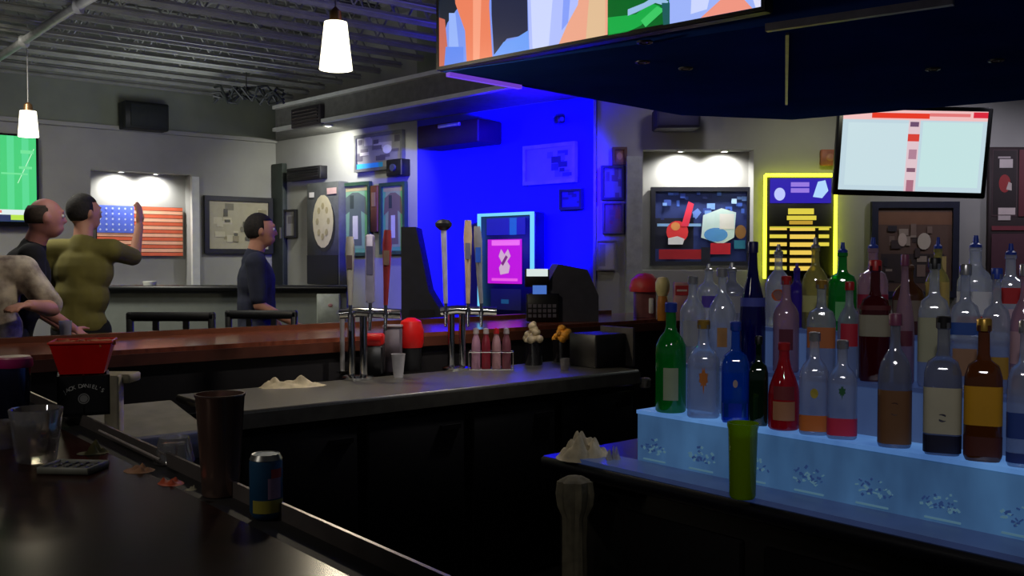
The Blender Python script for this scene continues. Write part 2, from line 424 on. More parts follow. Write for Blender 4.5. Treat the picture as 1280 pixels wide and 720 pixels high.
# ------------------------------------------------------------------ near bar (left foreground)
L1 = G(245, 622, 1.07); L2 = G(360, 632, 1.07)
def along(p, k, d=A): return p + d*k
nB = B.copy()     # from the near bar toward the bartender's side
far_in = Vector((-1.18, 4.43, 0))
# corner where both bars meet
sA = (far_in - L1).dot(A)
q0 = along(L1, -2.4); q1 = along(L1, sA)
o1 = q0 - nB*1.3; o2 = q1 - nB*1.3
t = T('bar_counter', 'dark polished wooden bar counter in the near left foreground', 'bar counter', (L1.x, L1.y, 0))
def rel(ps, o=None): return [((p.x-L1.x), (p.y-L1.y)) for p in ps]
MB().prism(rel([q0, q1, o2, o1]), 1.02, 1.07).build('countertop', wood, t, smooth=False)
MB().prism(rel([q0-nB*.12, q1-nB*.12, o2+nB*.2, o1+nB*.2]), 0.0, 1.02).build('cabinet', blackm, t, smooth=False)
e0, e1 = q0 + nB*.092, q1+nB*.092
MB().prism(rel([q0, q1, e1, e0]), 1.025, 1.045).build('drip_trough', M('rubber_mat', (22, 20, 20), .7), t, smooth=False)
MB().prism(rel([e0-nB*.006, e1-nB*.006, e1, e0]), 1.02, 1.072).build('metal_lip', M('dull_lip', (120, 112, 108), .35, .6), t, smooth=False)
# ------------------------------------------------------------------ far bar (wood), along B, then turning right
t = T('bar_counter', 'reddish brown wooden bar running behind the beer taps', 'bar counter', (far_in.x, far_in.y, 0))
def relf(ps): return [((p.x-far_in.x), (p.y-far_in.y)) for p in ps]
a0 = far_in - B*1.15; a1 = far_in + B*2.95; a2 = a1 + A*.66; a3 = a0 + A*.66
MB().prism(relf([a0, a1, a2, a3]), 1.025, 1.07).build('countertop', woodfar, t, smooth=False)
MB().prism(relf([a0-A*.012, a1-A*.012, a1+A*.03, a0+A*.03]), 1.0, 1.05).build('front_moulding', M('moulding_wood', (84, 44, 30), .3, coat=.4), t, smooth=False)
MB().prism(relf([a0+A*.64, a1+A*.64, a2+A*.03, a3+A*.03]), 1.02, 1.095).build('arm_rail', M('rail_wood', (104, 58, 38), .25, coat=.5), t)
MB().prism(relf([a0+A*.03, a1+A*.03, a1+A*.36, a0+A*.36]), 0.0, 1.025).build('cabinet', M('bar_die', (24, 20, 20), .6), t, smooth=False)
# small clips seen as bright rectangles on the inner apron
t = T('bar_counter', 'wooden bar leg turning behind the bottle display on the right', 'bar counter', (a1.x, a1.y, 0))
b0 = a1 + A*.64; b1 = a1 - A*2.9; b2 = b1 + B*.66; b3 = b0 + B*.66
rr = lambda ps: [((p.x-a1.x), (p.y-a1.y)) for p in ps]
MB().prism(rr([b0, b1, b2, b3]), 1.025, 1.07).build('countertop', woodfar, t, smooth=False)
MB().prism(rr([b0+B*.05, b1+B*.05, b1+B*.36, b0+B*.36]), 0, 1.025).build('cabinet', M('bar_die', (24, 20, 20), .6), t, smooth=False)
# ------------------------------------------------------------------ steel service counter with black front
k0 = G(800, 462, .9); K = k0.copy()
t = T('service_counter', 'stainless steel beer cooler counter with black front below the taps', 'counter', (K.x, K.y, 0), ANG_B)
LK = 2.13
MB().box((-LK/2, .29, .885), (LK, .58, .03), bev=.006).build('steel_top', steel, t)
MB().box((-LK/2, .003, .86), (LK, .012, .055)).build('steel_edge', M('dull_steel', (112, 108, 98), .45, .6), t)
MB().box((-LK/2, .30, .42), (LK-.02, .54, .80)).build('body', blackm, t)
for i in range(4):
    x = -LK+.28+i*.525
    dd = MB().box((x, .022, .44), (.48, .03, .72), bev=.006).build('door', M('cooler_door', (3, 3, 6), .6, spec=.15), t)
    MB().box((x+.16, .0, .74), (.1, .015, .02)).build('handle', M('dark_handle', (20, 20, 24), .4, .5), dd)
# end post and gate hardware at the counter's right end
q = G(797, 475, .86)
t = T('latch_box', 'small pale metal latch box at the right end of the steel counter', 'latch', (K.x+.03, K.y+.03, .8), ANG_B)
MB().box((0, 0, .03), (.05, .04, .05), bev=.006).build('housing', M('pale_box', (150, 145, 135), .4), t)
MB().box((0, -.024, .03), (.02, .008, .03)).build('catch', steel, t)
q = G(765, 456, .9)
t = T('service_box', 'dark grey steel bin with upright end plate on the steel counter', 'bin', G(764, 459, .9), ANG_B)
MB().box((0, .1, .085), (.22, .2, .17), bev=.006).build('bin_body', M('dark_steel', (58, 56, 56), .45, .4), t)
MB().box((.115, .07, .1), (.016, .24, .2)).build('end_plate', M('light_steel_plate', (110, 106, 104), .4, .5), t)

# left under-bar equipment
q = G(140, 505, .62)
pp = P(142, 455, 3.25)
t = T('bar_support', 'pale painted upright bracket under the far bar at the left', 'bracket', (pp.x, pp.y, 0))
MB().box((0, 0, .53), (.05, .05, 1.06), bev=.005).build('upright', M('aged_white', (168, 158, 130), .6), t)
MB().box((-.02, .06, 1.045), (.14, .1, .03), bev=.005).build('top_bracket', M('aged_white', (168, 158, 130), .6), t)
# ice bin / sink left of the coolers
p = K - B*(LK+.30)
t = T('ice_bin', 'stainless ice bin with sloping grey lid left of the beer coolers', 'ice bin', (p.x, p.y, 0), ANG_B)
MB().box((0, .27, .39), (.54, .5, .78), bev=.01).build('bin_body', M('dull_steel2', (95, 95, 98), .45, .4), t)
MB().box((0, .3, .84), (.52, .44, .03), rx=.16, bev=.006).build('lid', M('grey_lid', (120, 116, 106), .5, .2), t)
MB().box((0, .0, .8), (.54, .05, .09), bev=.006).build('front_rail', M('bluish_steel', (120, 122, 150), .35, .4), t)

# ------------------------------------------------------------------ lit bottle display island
D = Vector((.653, -.757, 0)); N = Vector((.757, .653, 0)); ANG_D = math.atan2(D.y, D.x)
Fp = G(797, 578, .9)
LEN = 1.75
def isl(a, b, z): return Fp + D*a + N*b + Vector((0, 0, z-.9))
t = T('back_bar', 'dark back bar cabinet under the glowing bottle steps', 'bar counter', (Fp.x, Fp.y, 0), ANG_D)
# local x along D, y along N
MB().box((LEN/2-.12, .36, .45), (LEN+.24, .86, .8), bev=.01).build('cabinet', M('back_bar_body', (4, 3, 4), .7, spec=.1), t)
MB().box((LEN/2-.12, .34, .875), (LEN+.28, .93, .04), bev=.008).build('countertop', M('back_bar_top', (12, 12, 18), .3), t)
for i in range(3):
    dr = MB().box((.12+i*.62, -.075, .46), (.56, .02, .66), bev=.005).build('door', M('back_bar_door', (4, 3, 4), .7, spec=.1), t)
    MB().box((.12+i*.62+.22, -.092, .6), (.015, .015, .12)).build('handle', M('dark_handle', (20, 20, 24), .4, .5), dr)
# glowing acrylic steps
def acrylic(key, col, col2, s_, blocks=False, s2=None):
    if key in MC: return MC[key]
    m = bpy.data.materials.new(key); m.use_nodes = True; nt = m.node_tree; b = nt.nodes['Principled BSDF']
    b.inputs['Base Color'].default_value = (.07, .09, .12, 1); b.inputs['Roughness'].default_value = .3
    tc = nt.nodes.new('ShaderNodeTexCoord'); no = nt.nodes.new('ShaderNodeTexNoise'); no.inputs['Scale'].default_value = 9; no.inputs['Detail'].default_value = 3
    mp = nt.nodes.new('ShaderNodeMapping'); mp.inputs['Scale'].default_value = (1, 1, .4)
    nt.links.new(tc.outputs['Object'], mp.inputs[0]); nt.links.new(mp.outputs[0], no.inputs['Vector'])
    r = nt.nodes.new('ShaderNodeValToRGB'); r.color_ramp.elements[0].position = .3; r.color_ramp.elements[1].position = .72
    r.color_ramp.elements[0].color = (*srgb(col), 1); r.color_ramp.elements[1].color = (*srgb(col2), 1)
    nt.links.new(no.outputs['Fac'], r.inputs[0]); nt.links.new(r.outputs[0], b.inputs['Emission Color']); b.inputs['Emission Strength'].default_value = s_
    MC[key] = m; return m
ac_face = acrylic('lit_acrylic_face', (31, 58, 90), (49, 84, 121), 1)
ac_top = acrylic('lit_acrylic_top', (56, 92, 146), (80, 124, 178), 1)
ac_lip = acrylic('lit_acrylic_lip', (20, 30, 60), (26, 38, 72), 1)
ac_up = acrylic('lit_acrylic_upper', (34, 48, 80), (46, 64, 100), 1)
t = T('bottle_steps', 'stepped acrylic liquor display glowing pale blue', 'bottle display', (Fp.x, Fp.y, .895), ANG_D)
SD = .115; TZ = [1.043, 1.165, 1.27]; STEPW = LEN
MB().box((STEPW/2-.06, -.056, .006), (STEPW+.12, .112, .012)).build('lit_ledge', ac_lip, t)
for i, z in enumerate(TZ):
    h_ = z-.895; y0 = i*SD; y1 = (i+1)*SD if i < 2 else .5
    MB().mat(0).box((STEPW/2, (y0+y1)/2, h_/2), (STEPW, y1-y0, h_)).mat(1).box((STEPW/2, (y0+y1)/2-.001, h_-.004), (STEPW+.004, y1-y0+.004, .010)).build('step', [ac_face if i == 0 else ac_up, ac_top if i == 0 else ac_lip], t)
# etched ornaments in the front face: ice-like fans of short ribs at intervals
orn = E((66, 96, 112), 1); orn2 = E((30, 50, 90), 1)
for c_ in range(11):
    mb = MB(); x0 = .06+c_*.155
    for k in range(34):
        a_ = random.uniform(-1.3, 1.3); rr_ = random.uniform(.012, .05)
        mb.mat(k % 2).box((x0+math.sin(a_)*rr_, -.0015, .035+abs(math.cos(a_))*rr_*.9), (random.uniform(.003, .010), .003, random.uniform(.002, .006)), ry=random.uniform(-1, 1))
    mb.mat(0).box((x0, -.0015, .02), (.075, .003, .004))
    mb.build('etched_ornament', [orn, orn2], t, smooth=False)

# ------------------------------------------------------------------ bottles
PROF = {  # (radius factor, height factor) of the body, neck ends at 1.0
 'tall': [(.92, 0), (1, .015), (1, .56), (.97, .62), (.75, .69), (.42, .75), (.34, .80), (.33, .93), (.36, .935), (.36, .97), (.3, .975)],
 'dome': [(.94, 0), (1, .02), (1, .5), (.98, .56), (.85, .64), (.6, .70), (.36, .75), (.30, .80), (.29, .93), (.34, .935), (.34, .97), (.28, .975)],
 'cone': [(.9, 0), (1, .02), (1, .4), (.94, .5), (.72, .62), (.48, .72), (.36, .82), (.32, .94), (.36, .945), (.36, .975), (.3, .98)],
 'squat': [(.9, 0), (1, .03), (1, .5), (.98, .6), (.8, .68), (.4, .72), (.32, .76), (.3, .92), (.36, .93), (.36, .97), (.3, .975)],
}
def bottle(px, Y, base, w_, h_, kind='tall', glass=None, lab=None, sq=0, cap=None, label='', extra=None, liquid=None, lv=(.2, .5), lw=1.0, spout=False):
    r = w_/2
    t = T('liquor_bottle', label, 'bottle', base, group='liquor bottles on the glowing steps', rz=math.atan2(-base.x, base.y)*-1*-1)
    pr = [(a*r, b*h_) for a, b in PROF[kind]]
    MB().lathe([(0, 0)]+pr, 28, sq=sq).build('bottle_body', glass, t)
    if liquid:
        k = [(a*r*.86, b*h_) for a, b in PROF[kind] if b <= .62]
        MB().lathe([(0, .008)]+[(a, max(b, .008)) for a, b in k]+[(0, k[-1][1])], 24, sq=sq).build('liquid', liquid, t)
    for (m, z0, z1, half) in (lab or []):
        MB().lathe([(r*1.012, z0*h_), (r*1.012, z1*h_)], 16, sq=sq, a0=-math.pi/2-half, a1=-math.pi/2+half).build('paper_label', m, t)
    if extra: extra(t, r, h_)
    cp = cap or black
    if spout:
        MB().lathe([(0, .965*h_), (r*.34, .965*h_), (r*.34, 1.0*h_), (r*.18, 1.02*h_), (r*.12, 1.10*h_), (0, 1.10*h_)], 14).build('pour_spout', cp, t)
    else:
        MB().lathe([(0, .93*h_), (r*.40, .93*h_), (r*.40, 1.01*h_), (r*.34, 1.02*h_), (0, 1.02*h_)], 16).build('cap', cp, t)
    return t
clear = GL('clear_glass', (222, 228, 238), haze=.3)
clearg = GL('clear_grey_glass', (188, 192, 205), haze=.32)
clearp = GL('clear_pink_glass', (215, 185, 200), haze=.35)
green = GL('green_glass', (20, 170, 70), haze=.55)
dgreen = GL('dark_green_glass', (28, 62, 40), haze=.6)
blueg = GL('bright_blue_glass', (15, 110, 225), haze=.55)
navyg = GL('navy_glass', (12, 12, 120), haze=.6)
redg = GL('red_glass', (225, 30, 55), haze=.6)
dredg = GL('dark_red_glass', (110, 25, 35), haze=.55)
brown = GL('brown_glass', (120, 78, 52), haze=.5)
violet = GL('violet_glass', (90, 60, 190), haze=.5)
yellg = GL('pale_yellow_glass', (205, 200, 130), haze=.4)
amber = GL('amber_liquid', (150, 84, 34), haze=.5)
bluecap = M('blue_cap', (30, 60, 165), .4); redcap = M('red_cap', (170, 25, 30), .4); silver = M('silver_cap', (180, 180, 185), .3, .8)
goldcap = M('gold_cap', (176, 140, 60), .35, .6)
PI = math.pi
def row(i, px, front=.035):
    """base point on step i at the pixel column px"""
    wl = W(isl(0, i*SD+front, 0)*1, isl(LEN, i*SD+front, 0)*1)
    u_ = wl.u(px); p = wl.a + wl.d*u_
    return Vector((p.x, p.y, TZ[i]+.0012))
def emblem(col, shape, zc, wd, hh, nm='emblem'):
    def f(t, r, h_):
        mb = MB(); pts = shape
        mb.add([(u*wd, -math.sqrt(max(0, (r*1.014)**2-(u*wd)**2))-.0006, (zc+v*hh)*h_) for u, v in pts], [tuple(range(len(pts)))])
        mb.build(nm, col, t, smooth=False)
    return f
LEAF = [(0, -1), (.12, -.4), (.35, -.5), (.3, -.3), (.6, -.2), (.45, 0), (.6, .3), (.2, .35), (.15, .7), (0, .5), (-.15, .7), (-.2, .35), (-.6, .3), (-.45, 0), (-.6, -.2), (-.3, -.3), (-.35, -.5), (-.12, -.4)]
OV = [(math.cos(i*PI/8), math.sin(i*PI/8)) for i in range(16)]
ROW1 = [  # px, width px, top px, kind, glass, labels, sq, cap, label text, emblem, liquid, spout
 (839, 38, 378, 'tall', green, [(C((150, 165, 135)), .12, .42, .5)], 0, bluecap, 'bright green bottle with dark blue cap at the left end of the front step', None, None, 0),
 (880, 40, 400, 'tall', clear, [], .3, goldcap, 'clear bottle with an orange-brown leaf emblem beside the green bottle', emblem(C((186, 108, 40)), LEAF, .42, .021, .17), None, 0),
 (920, 34, 402, 'squat', blueg, [(M('blue_band', (8, 50, 190), .4), .06, .2, PI)], .6, bluecap, 'square bright blue bottle with a darker band round its foot', emblem(C((170, 150, 150)), OV, .4, .006, .04), None, 0),
 (949, 24, 420, 'squat', dgreen, [], .5, black, 'narrow very dark green bottle between the blue one and the red one', None, None, 0),
 (981, 38, 428, 'cone', redg, [(C((175, 120, 85)), .12, .34, .75), (C((120, 40, 45)), .36, .52, .7)], 0, redcap, 'bright red bottle with tan and brown labels on the front step', None, None, 0),
 (1019, 36, 415, 'tall', clear, [(C((214, 116, 48)), .04, .2, 1.3)], .3, silver, 'clear bottle with an orange band at its foot and a small yellow emblem', emblem(C((176, 160, 60)), OV, .42, .009, .05), None, 0),
 (1054, 36, 425, 'tall', clear, [(C((215, 45, 80)), .04, .22, 1.3)], .3, silver, 'clear bottle with a crimson band at its foot and a green leaf mark', emblem(C((40, 100, 60)), LEAF, .5, .013, .09), None, 0),
 (1120, 40, 392, 'dome', clearg, [(C((118, 80, 48)), .03, .44, 1.25)], .2, M('plum_cap', (120, 60, 90), .4), 'round shouldered bottle with a tall brown label on the front step', emblem(C((70, 44, 40)), OV, .3, .013, .05), None, 0),
 (1180, 44, 395, 'squat', clearg, [(C((190, 185, 160)), .16, .5, 1.3), (C((22, 24, 52)), .02, .15, 1.5)], .5, black, 'square bottle with a cream label above a navy foot on the front step', emblem(C((60, 60, 80)), OV, .28, .010, .03), None, 0),
 (1231, 44, 398, 'squat', amber, [(C((205, 150, 20)), .26, .54, 1.1), (C((84, 34, 22)), .04, .18, 1.5)], .4, goldcap, 'amber bottle with a golden yellow label on the front step', None, None, 0),
 (1283, 40, 400, 'squat', clear, [(C((40, 70, 150)), .2, .38, 1.2), (C((40, 60, 130)), .03, .1, 1.2)], .4, silver, 'clear bottle with blue labels at the right edge of the picture', None, None, 0),
]
for (px, wp, top, kind, gl_, labs, sq, cp, lb, ex, liq, sp) in ROW1:
    b = row(0, px, .045); Y = b.y; w_ = wp*Y/F; zt = P(px, top, Y).z; h_ = max(.2, (zt-b.z))/1.02
    bottle(px, Y, b, w_, h_, kind, gl_, labs, sq, cp, lb, ex, liq, spout=sp)
ROW2 = [
 (866, 34, 345, 'tall', clear, [(C((170, 170, 178)), .2, .5, .8)], 0, silver, 'clear bottle with a faint grey label at the left end of the middle step'),
 (903, 36, 335, 'dome', clear, [(C((176, 128, 74)), .2, .4, .35)], .2, silver, 'clear bottle with a narrow tan label left of the navy bottle'),
 (941, 34, 302, 'cone', navyg, [(C((70, 80, 170)), .5, .57, 1.2)], 0, M('navy_cap', (14, 14, 90), .4), 'tall deep navy blue bottle standing above the bright blue one'),
 (983, 34, 345, 'tall', clearp, [(C((90, 22, 50)), .24, .46, .5)], .2, redcap, 'pinkish bottle with a small maroon label behind the red bottle'),
 (1027, 38, 350, 'squat', clear, [(C((190, 110, 60)), .3, .52, .9)], .4, goldcap, 'clear bottle with an orange square label on the middle step'),
 (1062, 30, 352, 'tall', clear, [(C((190, 40, 62)), .34, .58, .8)], 0, redcap, 'slim clear bottle with a bright red label on the middle step'),
 (1094, 40, 325, 'squat', dredg, [(C((150, 145, 125)), .38, .56, 1.3), (C((90, 24, 30)), .6, .64, 1.3)], .3, redcap, 'dark red bottle with a grey-cream label on the middle step'),
 (1131, 26, 318, 'cone', clearp, [(C((100, 40, 60)), .3, .42, .9)], 0, M('plum_cap', (120, 60, 90), .4), 'slender pink tinted bottle with a plum label behind the brown label bottle'),
 (1168, 40, 322, 'squat', clear, [(C((170, 170, 140)), .2, .55, 1.1)], .5, black, 'clear square bottle with a pale olive label on the middle step'),
 (1207, 38, 330, 'squat', clear, [(C((160, 120, 92)), .12, .34, .7), (C((40, 80, 160)), .45, .55, .9)], .4, silver, 'clear bottle with a tan label below a blue mark on the middle step'),
 (1246, 36, 335, 'squat', clear, [(C((176, 138, 50)), .12, .3, .8)], .3, bluecap, 'clear bottle with a small gold label near the right picture edge'),
 (1281, 34, 330, 'dome', clearp, [(C((140, 45, 70)), .06, .16, 1.1), (C((186, 150, 160)), .25, .5, 1.1)], .2, silver, 'pink speckled bottle at the right edge of the middle step'),
]
for (px, wp, top, kind, gl_, labs, sq, cp, lb) in ROW2:
    b = row(1, px, .055); Y = b.y; w_ = wp*Y/F*.93; zt = P(px, top, Y).z; h_ = max(.2, (zt-b.z))/1.02
    bottle(px, Y, b, w_, h_, kind, gl_, labs, sq, cp, lb)
ROW3 = [
 (886, 30, 330, 'tall', clear, [(C((84, 60, 170)), .28, .5, .6)], 0, silver, 'clear bottle with a violet label at the left end of the top step'),
 (915, 34, 322, 'dome', clearg, [(C((150, 150, 155)), .2, .5, 1)], .2, silver, 'grey clear bottle with a plain pale label left of the navy bottle top'),
 (973, 32, 300, 'dome', clear, [], 0, silver, 'clear bottle with a round orange label in front of the neon menu', emblem(C((200, 90, 34)), OV, .42, .018, .08)),
 (996, 24, 322, 'tall', violet, [], 0, M('violet_cap', (70, 40, 150), .4), 'slim violet bottle in front of the neon menu'),
 (1019, 32, 292, 'dome', yellg, [(C((190, 190, 120)), .2, .4, 1)], .2, silver, 'pale yellow bottle with a pour spout in front of the neon menu'),
 (1053, 34, 298, 'squat', green, [(C((110, 190, 120)), .12, .36, .45)], .3, bluecap, 'small green bottle with a blue pour spout on the top step'),
 (1091, 36, 292, 'squat', clearp, [(C((150, 25, 62)), .28, .44, 1.2), (C((150, 30, 30)), .04, .18, 1.3)], .3, bluecap, 'bottle with crimson bands and a blue spout on the top step'),
 (1136, 38, 318, 'dome', brown, [(C((120, 108, 96)), .2, .5, 1)], .2, M('brown_cap', (90, 60, 46), .5), 'squat taupe brown bottle in front of the framed picture'),
 (1172, 28, 292, 'tall', yellg, [(C((196, 170, 90)), .3, .6, 1.2)], 0, bluecap, 'tall yellowish bottle with a blue spout beside the picture frame'),
 (1219, 42, 290, 'tall', clear, [(C((205, 30, 36)), .12, .24, 1.3), (C((215, 218, 225)), .26, .5, 1.1)], .2, bluecap, 'clear bottle with a red band label and blue spout on the top step'),
 (1263, 38, 300, 'squat', clear, [(C((186, 26, 34)), .42, .6, 1.2), (C((205, 175, 190)), .1, .36, 1.2)], .2, bluecap, 'clear bottle with a red label and blue spout near the right wall banner'),
]
for rr_ in ROW3:
    (px, wp, top, kind, gl_, labs, sq, cp, lb) = rr_[:9]
    b = row(2, px, .06); Y = b.y; w_ = wp*Y/F; zt = P(px, top+10, Y).z; h_ = max(.16, (zt-b.z))/1.05
    bottle(px, Y, b, w_, h_, kind, gl_, labs, sq, cp, lb, rr_[9] if len(rr_) > 9 else None, spout=True)
# lime green tumbler on the lit ledge
p = G(928, 621, .91)
t = T('plastic_tumbler', 'tall lime green plastic tumbler on the glowing ledge under the bottles', 'cup', (p.x, p.y, .908))
MB().lathe([(0, 0), (.026, 0), (.0295, .006), (.033, .155), (.0355, .165), (.0355, .172), (.031, .172), (.027, .012), (0, .012)], 28).build('cup_wall', GL('lime_plastic', (150, 190, 20), haze=.75), t)
MB().lathe([(0, .013), (.0265, .013), (.030, .145), (0, .145)], 24).build('green_drink', GL('green_drink', (90, 150, 20), haze=.7), t)

# crumpled towels at the left end of the back bar
def cloth(name, mat, label, cat, loc, size, rz=0, bumps=7, seed=0, nx=34, ny=20):
    rnd = random.Random(seed); cs_ = [(rnd.uniform(-.8, .8), rnd.uniform(-.7, .7), rnd.uniform(.16, .42), rnd.uniform(.4, 1)) for _ in range(bumps)]
    vs_, fs = [], []
    for j in range(ny):
        for i in range(nx):
            u, v = -1+2*i/(nx-1), -1+2*j/(ny-1)
            r_ = math.hypot(u, v*.95); fall = max(0, 1-r_**4)
            h_ = max(w_*math.exp(-((u-a)**2+(v-b)**2)/(s_**2)) for a, b, s_, w_ in cs_)
            h_ *= .85+.22*math.sin(u*9+v*4+seed)*math.cos(v*7-u*3)
            k = 1 if r_ < 1 else 1/r_
            vs_.append((u*k*size[0]/2, v*k*size[1]/2, max(0, h_*fall)*size[2]))
    vs2 = [(a, b, -.0) for a, b, c_ in vs_]
    n_ = len(vs_)
    for j in range(ny-1):
        for i in range(nx-1):
            a = j*nx+i; fs.append((a, a+1, a+nx+1, a+nx)); fs.append((n_+a, n_+a+nx, n_+a+nx+1, n_+a+1))
    mb = MB().add(vs_+vs2, fs); o = mb.build(name, mat); o.location = loc; o.rotation_euler = (0, 0, rz); return tag(o, label, cat)
p = G(742, 578, .9)
cloth('bar_towel', cream, 'crumpled cream bar towel heaped at the end of the back bar', 'towel', G(729, 572, .897), (.155, .14, .085), .2, 18, 3)
cloth('paper_napkin', M('grey_napkin', (150, 150, 160), .9, noise=.15, scale=25, bump=.3), 'crumpled grey white napkin between the cream towel and the lit steps', 'napkin', G(768, 578, .897), (.06, .07, .055), -.3, 6, 9)
# towel hanging over the end corner of the back bar
p = G(722, 592, .885)
t = T('hanging_towel', 'pale bar towel bunched and hanging from the back bar corner', 'towel', (p.x-.01, p.y-.03, .42))
mb = MB()
prof = [(.0, 0), (.036, 0), (.034, .1), (.030, .3), (.031, .36), (.044, .39), (.047, .42), (.043, .452), (.02, .465), (0, .466)]
n_ = 40; vs_, fs = [], []
for j, (r_, z_) in enumerate(prof):
    for i in range(n_):
        a_ = 2*PI*i/n_; rr_ = r_*(1+.1*math.sin(a_*7+z_*9)+.05*math.sin(a_*13))
        vs_.append((rr_*math.cos(a_), rr_*math.sin(a_)*.8, z_))
for j in range(len(prof)-1):
    for i in range(n_): fs.append((j*n_+i, j*n_+(i+1) % n_, (j+1)*n_+(i+1) % n_, (j+1)*n_+i))
mb.add(vs_, fs).build('hanging_cloth', M('towel_olive', (92, 86, 68), .9, noise=.15, scale=30, bump=.3), t)
MB().cyl((0, .02, .40), (0, .05, .40), .008).build('hook', steel, t)

# ------------------------------------------------------------------ things on the near bar
def tin(prof, n=40): return MB().lathe(prof, n)
p = G(276, 615, 1.05)
p.z = 1.0465
t = T('cocktail_shaker', 'tall stainless steel shaker tin standing in the drip trough of the near bar', 'shaker', p)
tin([(0, 0), (.030, 0), (.0315, .004), (.0325, .03), (.041, .168), (.0425, .170), (.0425, .174), (.040, .174), (.030, .01), (0, .008)]).build('tin_wall', M('shaker_steel', (165, 135, 122), .27, .85, noise=.1), t)
p = G(333, 648, 1.045); p.z = 1.0465
t = T('drink_can', 'blue and yellow drink can with a red patch beside the shaker tin', 'can', p, math.atan2(-p.x, p.y))
MB().lathe([(0, .002), (.018, 0), (.022, .004), (.0255, .012), (.0255, .088), (.0235, .096), (.0205, .1)], 32).build('can_body', M('can_blue', (34, 82, 120), .4, .3), t)
MB().lathe([(.0255, .093), (.0235, .097), (.0215, .101), (.0200, .1005), (.0195, .097), (0, .097)], 32).build('lid', M('can_aluminium', (165, 165, 160), .3, .9), t)
MB().box((0, .004, .0985), (.009, .018, .0015), bev=.0005).build('pull_tab', M('can_aluminium', (165, 165, 160), .3, .9), t)
def band(z0, z1, a0, a1, m, nm):
    MB().lathe([(.0258, z0), (.0258, z1)], 14, a0=a0, a1=a1).build(nm, m, t)
band(.012, .032, -PI/2-.9, -PI/2+1.4, C((150, 140, 48)), 'yellow_print')
band(.034, .066, -PI/2+.1, -PI/2+1.0, C((150, 120, 150)), 'pale_print')
band(.066, .08, -PI/2+.3, -PI/2+1.1, C((170, 60, 64)), 'red_print')
# glass tumbler
p = G(46, 576, 1.07); p.z = 1.0705
glassm = GL('tumbler_glass', (214, 208, 202), haze=.16, gloss=.5)
def tumbler(p, rb, rt, h_, label, nm='glass_tumbler', cat='glass', rib=0, inv=False):
    t = T(nm, label, cat, p)
    vs_, fs = [], []; n_ = 48
    prof = [(0, 0), (rb*.96, 0), (rb, .004), (rt, h_-.002), (rt-.001, h_), (rt-.003, h_-.002), (rb-.004, .014), (0, .012)]
    if inv: prof = [(a, h_-b) for a, b in prof][::-1]
    mb = MB()
    for j, (r_, z_) in enumerate(prof):
        for i in range(n_):
            a_ = 2*PI*i/n_; k = 1 + (rib*math.cos(a_*12) if 1 <= j <= 5 else 0); vs_.append((r_*k*math.cos(a_), r_*k*math.sin(a_), z_))
    for j in range(len(prof)-1):
        for i in range(n_): fs.append((j*n_+i, j*n_+(i+1) % n_, (j+1)*n_+(i+1) % n_, (j+1)*n_+i))
    mb.add(vs_, fs).build('glass_wall', glassm, t)
    return t
t = tumbler(p, .035, .047, .1, 'clear faceted tumbler half full of ice on the near bar', rib=.015)
for k in range(5):
    a_ = k*1.3; MB().box((.013*math.cos(a_), .013*math.sin(a_), .027+.014*(k)), (.022, .022, .02), rz=a_*.7, rx=.4*k, bev=.003).build('ice_cube', GL('ice', (200, 196, 190), haze=.3), t)
# menu holder tray of black tiles (receipt tray)
p = G(92, 588, 1.07); p.z = 1.0705
t = T('tip_tray', 'small black tray with a pale rim in front of the glass tumbler', 'tray', p, -.1)
MB().box((0, 0, .004), (.088, .062, .008), bev=.002).build('tray_base', black, t)
frame = MB()
for (x, y, a, b) in ((0, .034, .096, .006), (0, -.034, .096, .006), (.046, 0, .006, .064), (-.046, 0, .006, .064)): frame.box((x, y, .006), (a, b, .012), bev=.001)
frame.build('pale_rim', M('tray_rim', (105, 105, 94), .5), t)
mb = MB()
for i in range(4):
    for j in range(3): mb.box((-.03+i*.02, -.02+j*.02, .009), (.012, .012, .004), bev=.001)
mb.build('rubber_studs', M('stud', (60, 60, 58), .5), t)
# crumpled straw wrappers and napkins by the drip edge
cloth('paper_scrap', M('lemon_paper', (132, 128, 84), .9), 'crumpled yellowish paper scrap behind the small black tray', 'paper', G(116, 566, 1.0705), (.06, .045, .03), .5, 4, 5)
cloth('paper_napkin', M('tan_paper', (150, 108, 76), .9), 'tan napkin scrap on the bar edge left of the shaker', 'napkin', G(174, 588, 1.0705), (.06, .05, .014), -.8, 5, 6)
cloth('orange_slice', M('orange_peel', (170, 62, 20), .7), 'orange fruit peel lying on the bar edge near the shaker', 'fruit peel', G(214, 604, 1.0705), (.052, .04, .014), -.8, 5, 8)
cloth('paper_scrap', M('pale_paper', (150, 145, 120), .9), 'tiny pale paper scrap against the foot of the shaker', 'paper', G(238, 612, 1.0705), (.02, .02, .014), 0, 3, 2)
p = G(218, 578, 1.045); p = along(p, .0); 
tumbler(Vector((p.x, p.y, 1.0465)), .030, .040, .05, 'small upside-down clear glass bowl in the drip trough behind the shaker', nm='glass_bowl', cat='bowl', inv=True)
a_, b_ = G(124, 541, 1.072), G(200, 578, 1.072)
t = T('drinking_straw', 'thin pale straw lying along the lip of the near bar', 'straw', (a_.x, a_.y, 1.0745))
v = b_-a_; MB().tube([(0, 0, .0025), (v.x, v.y, .0025)], .0025, 10).build('straw_tube', M('straw', (150, 140, 135), .5), t)
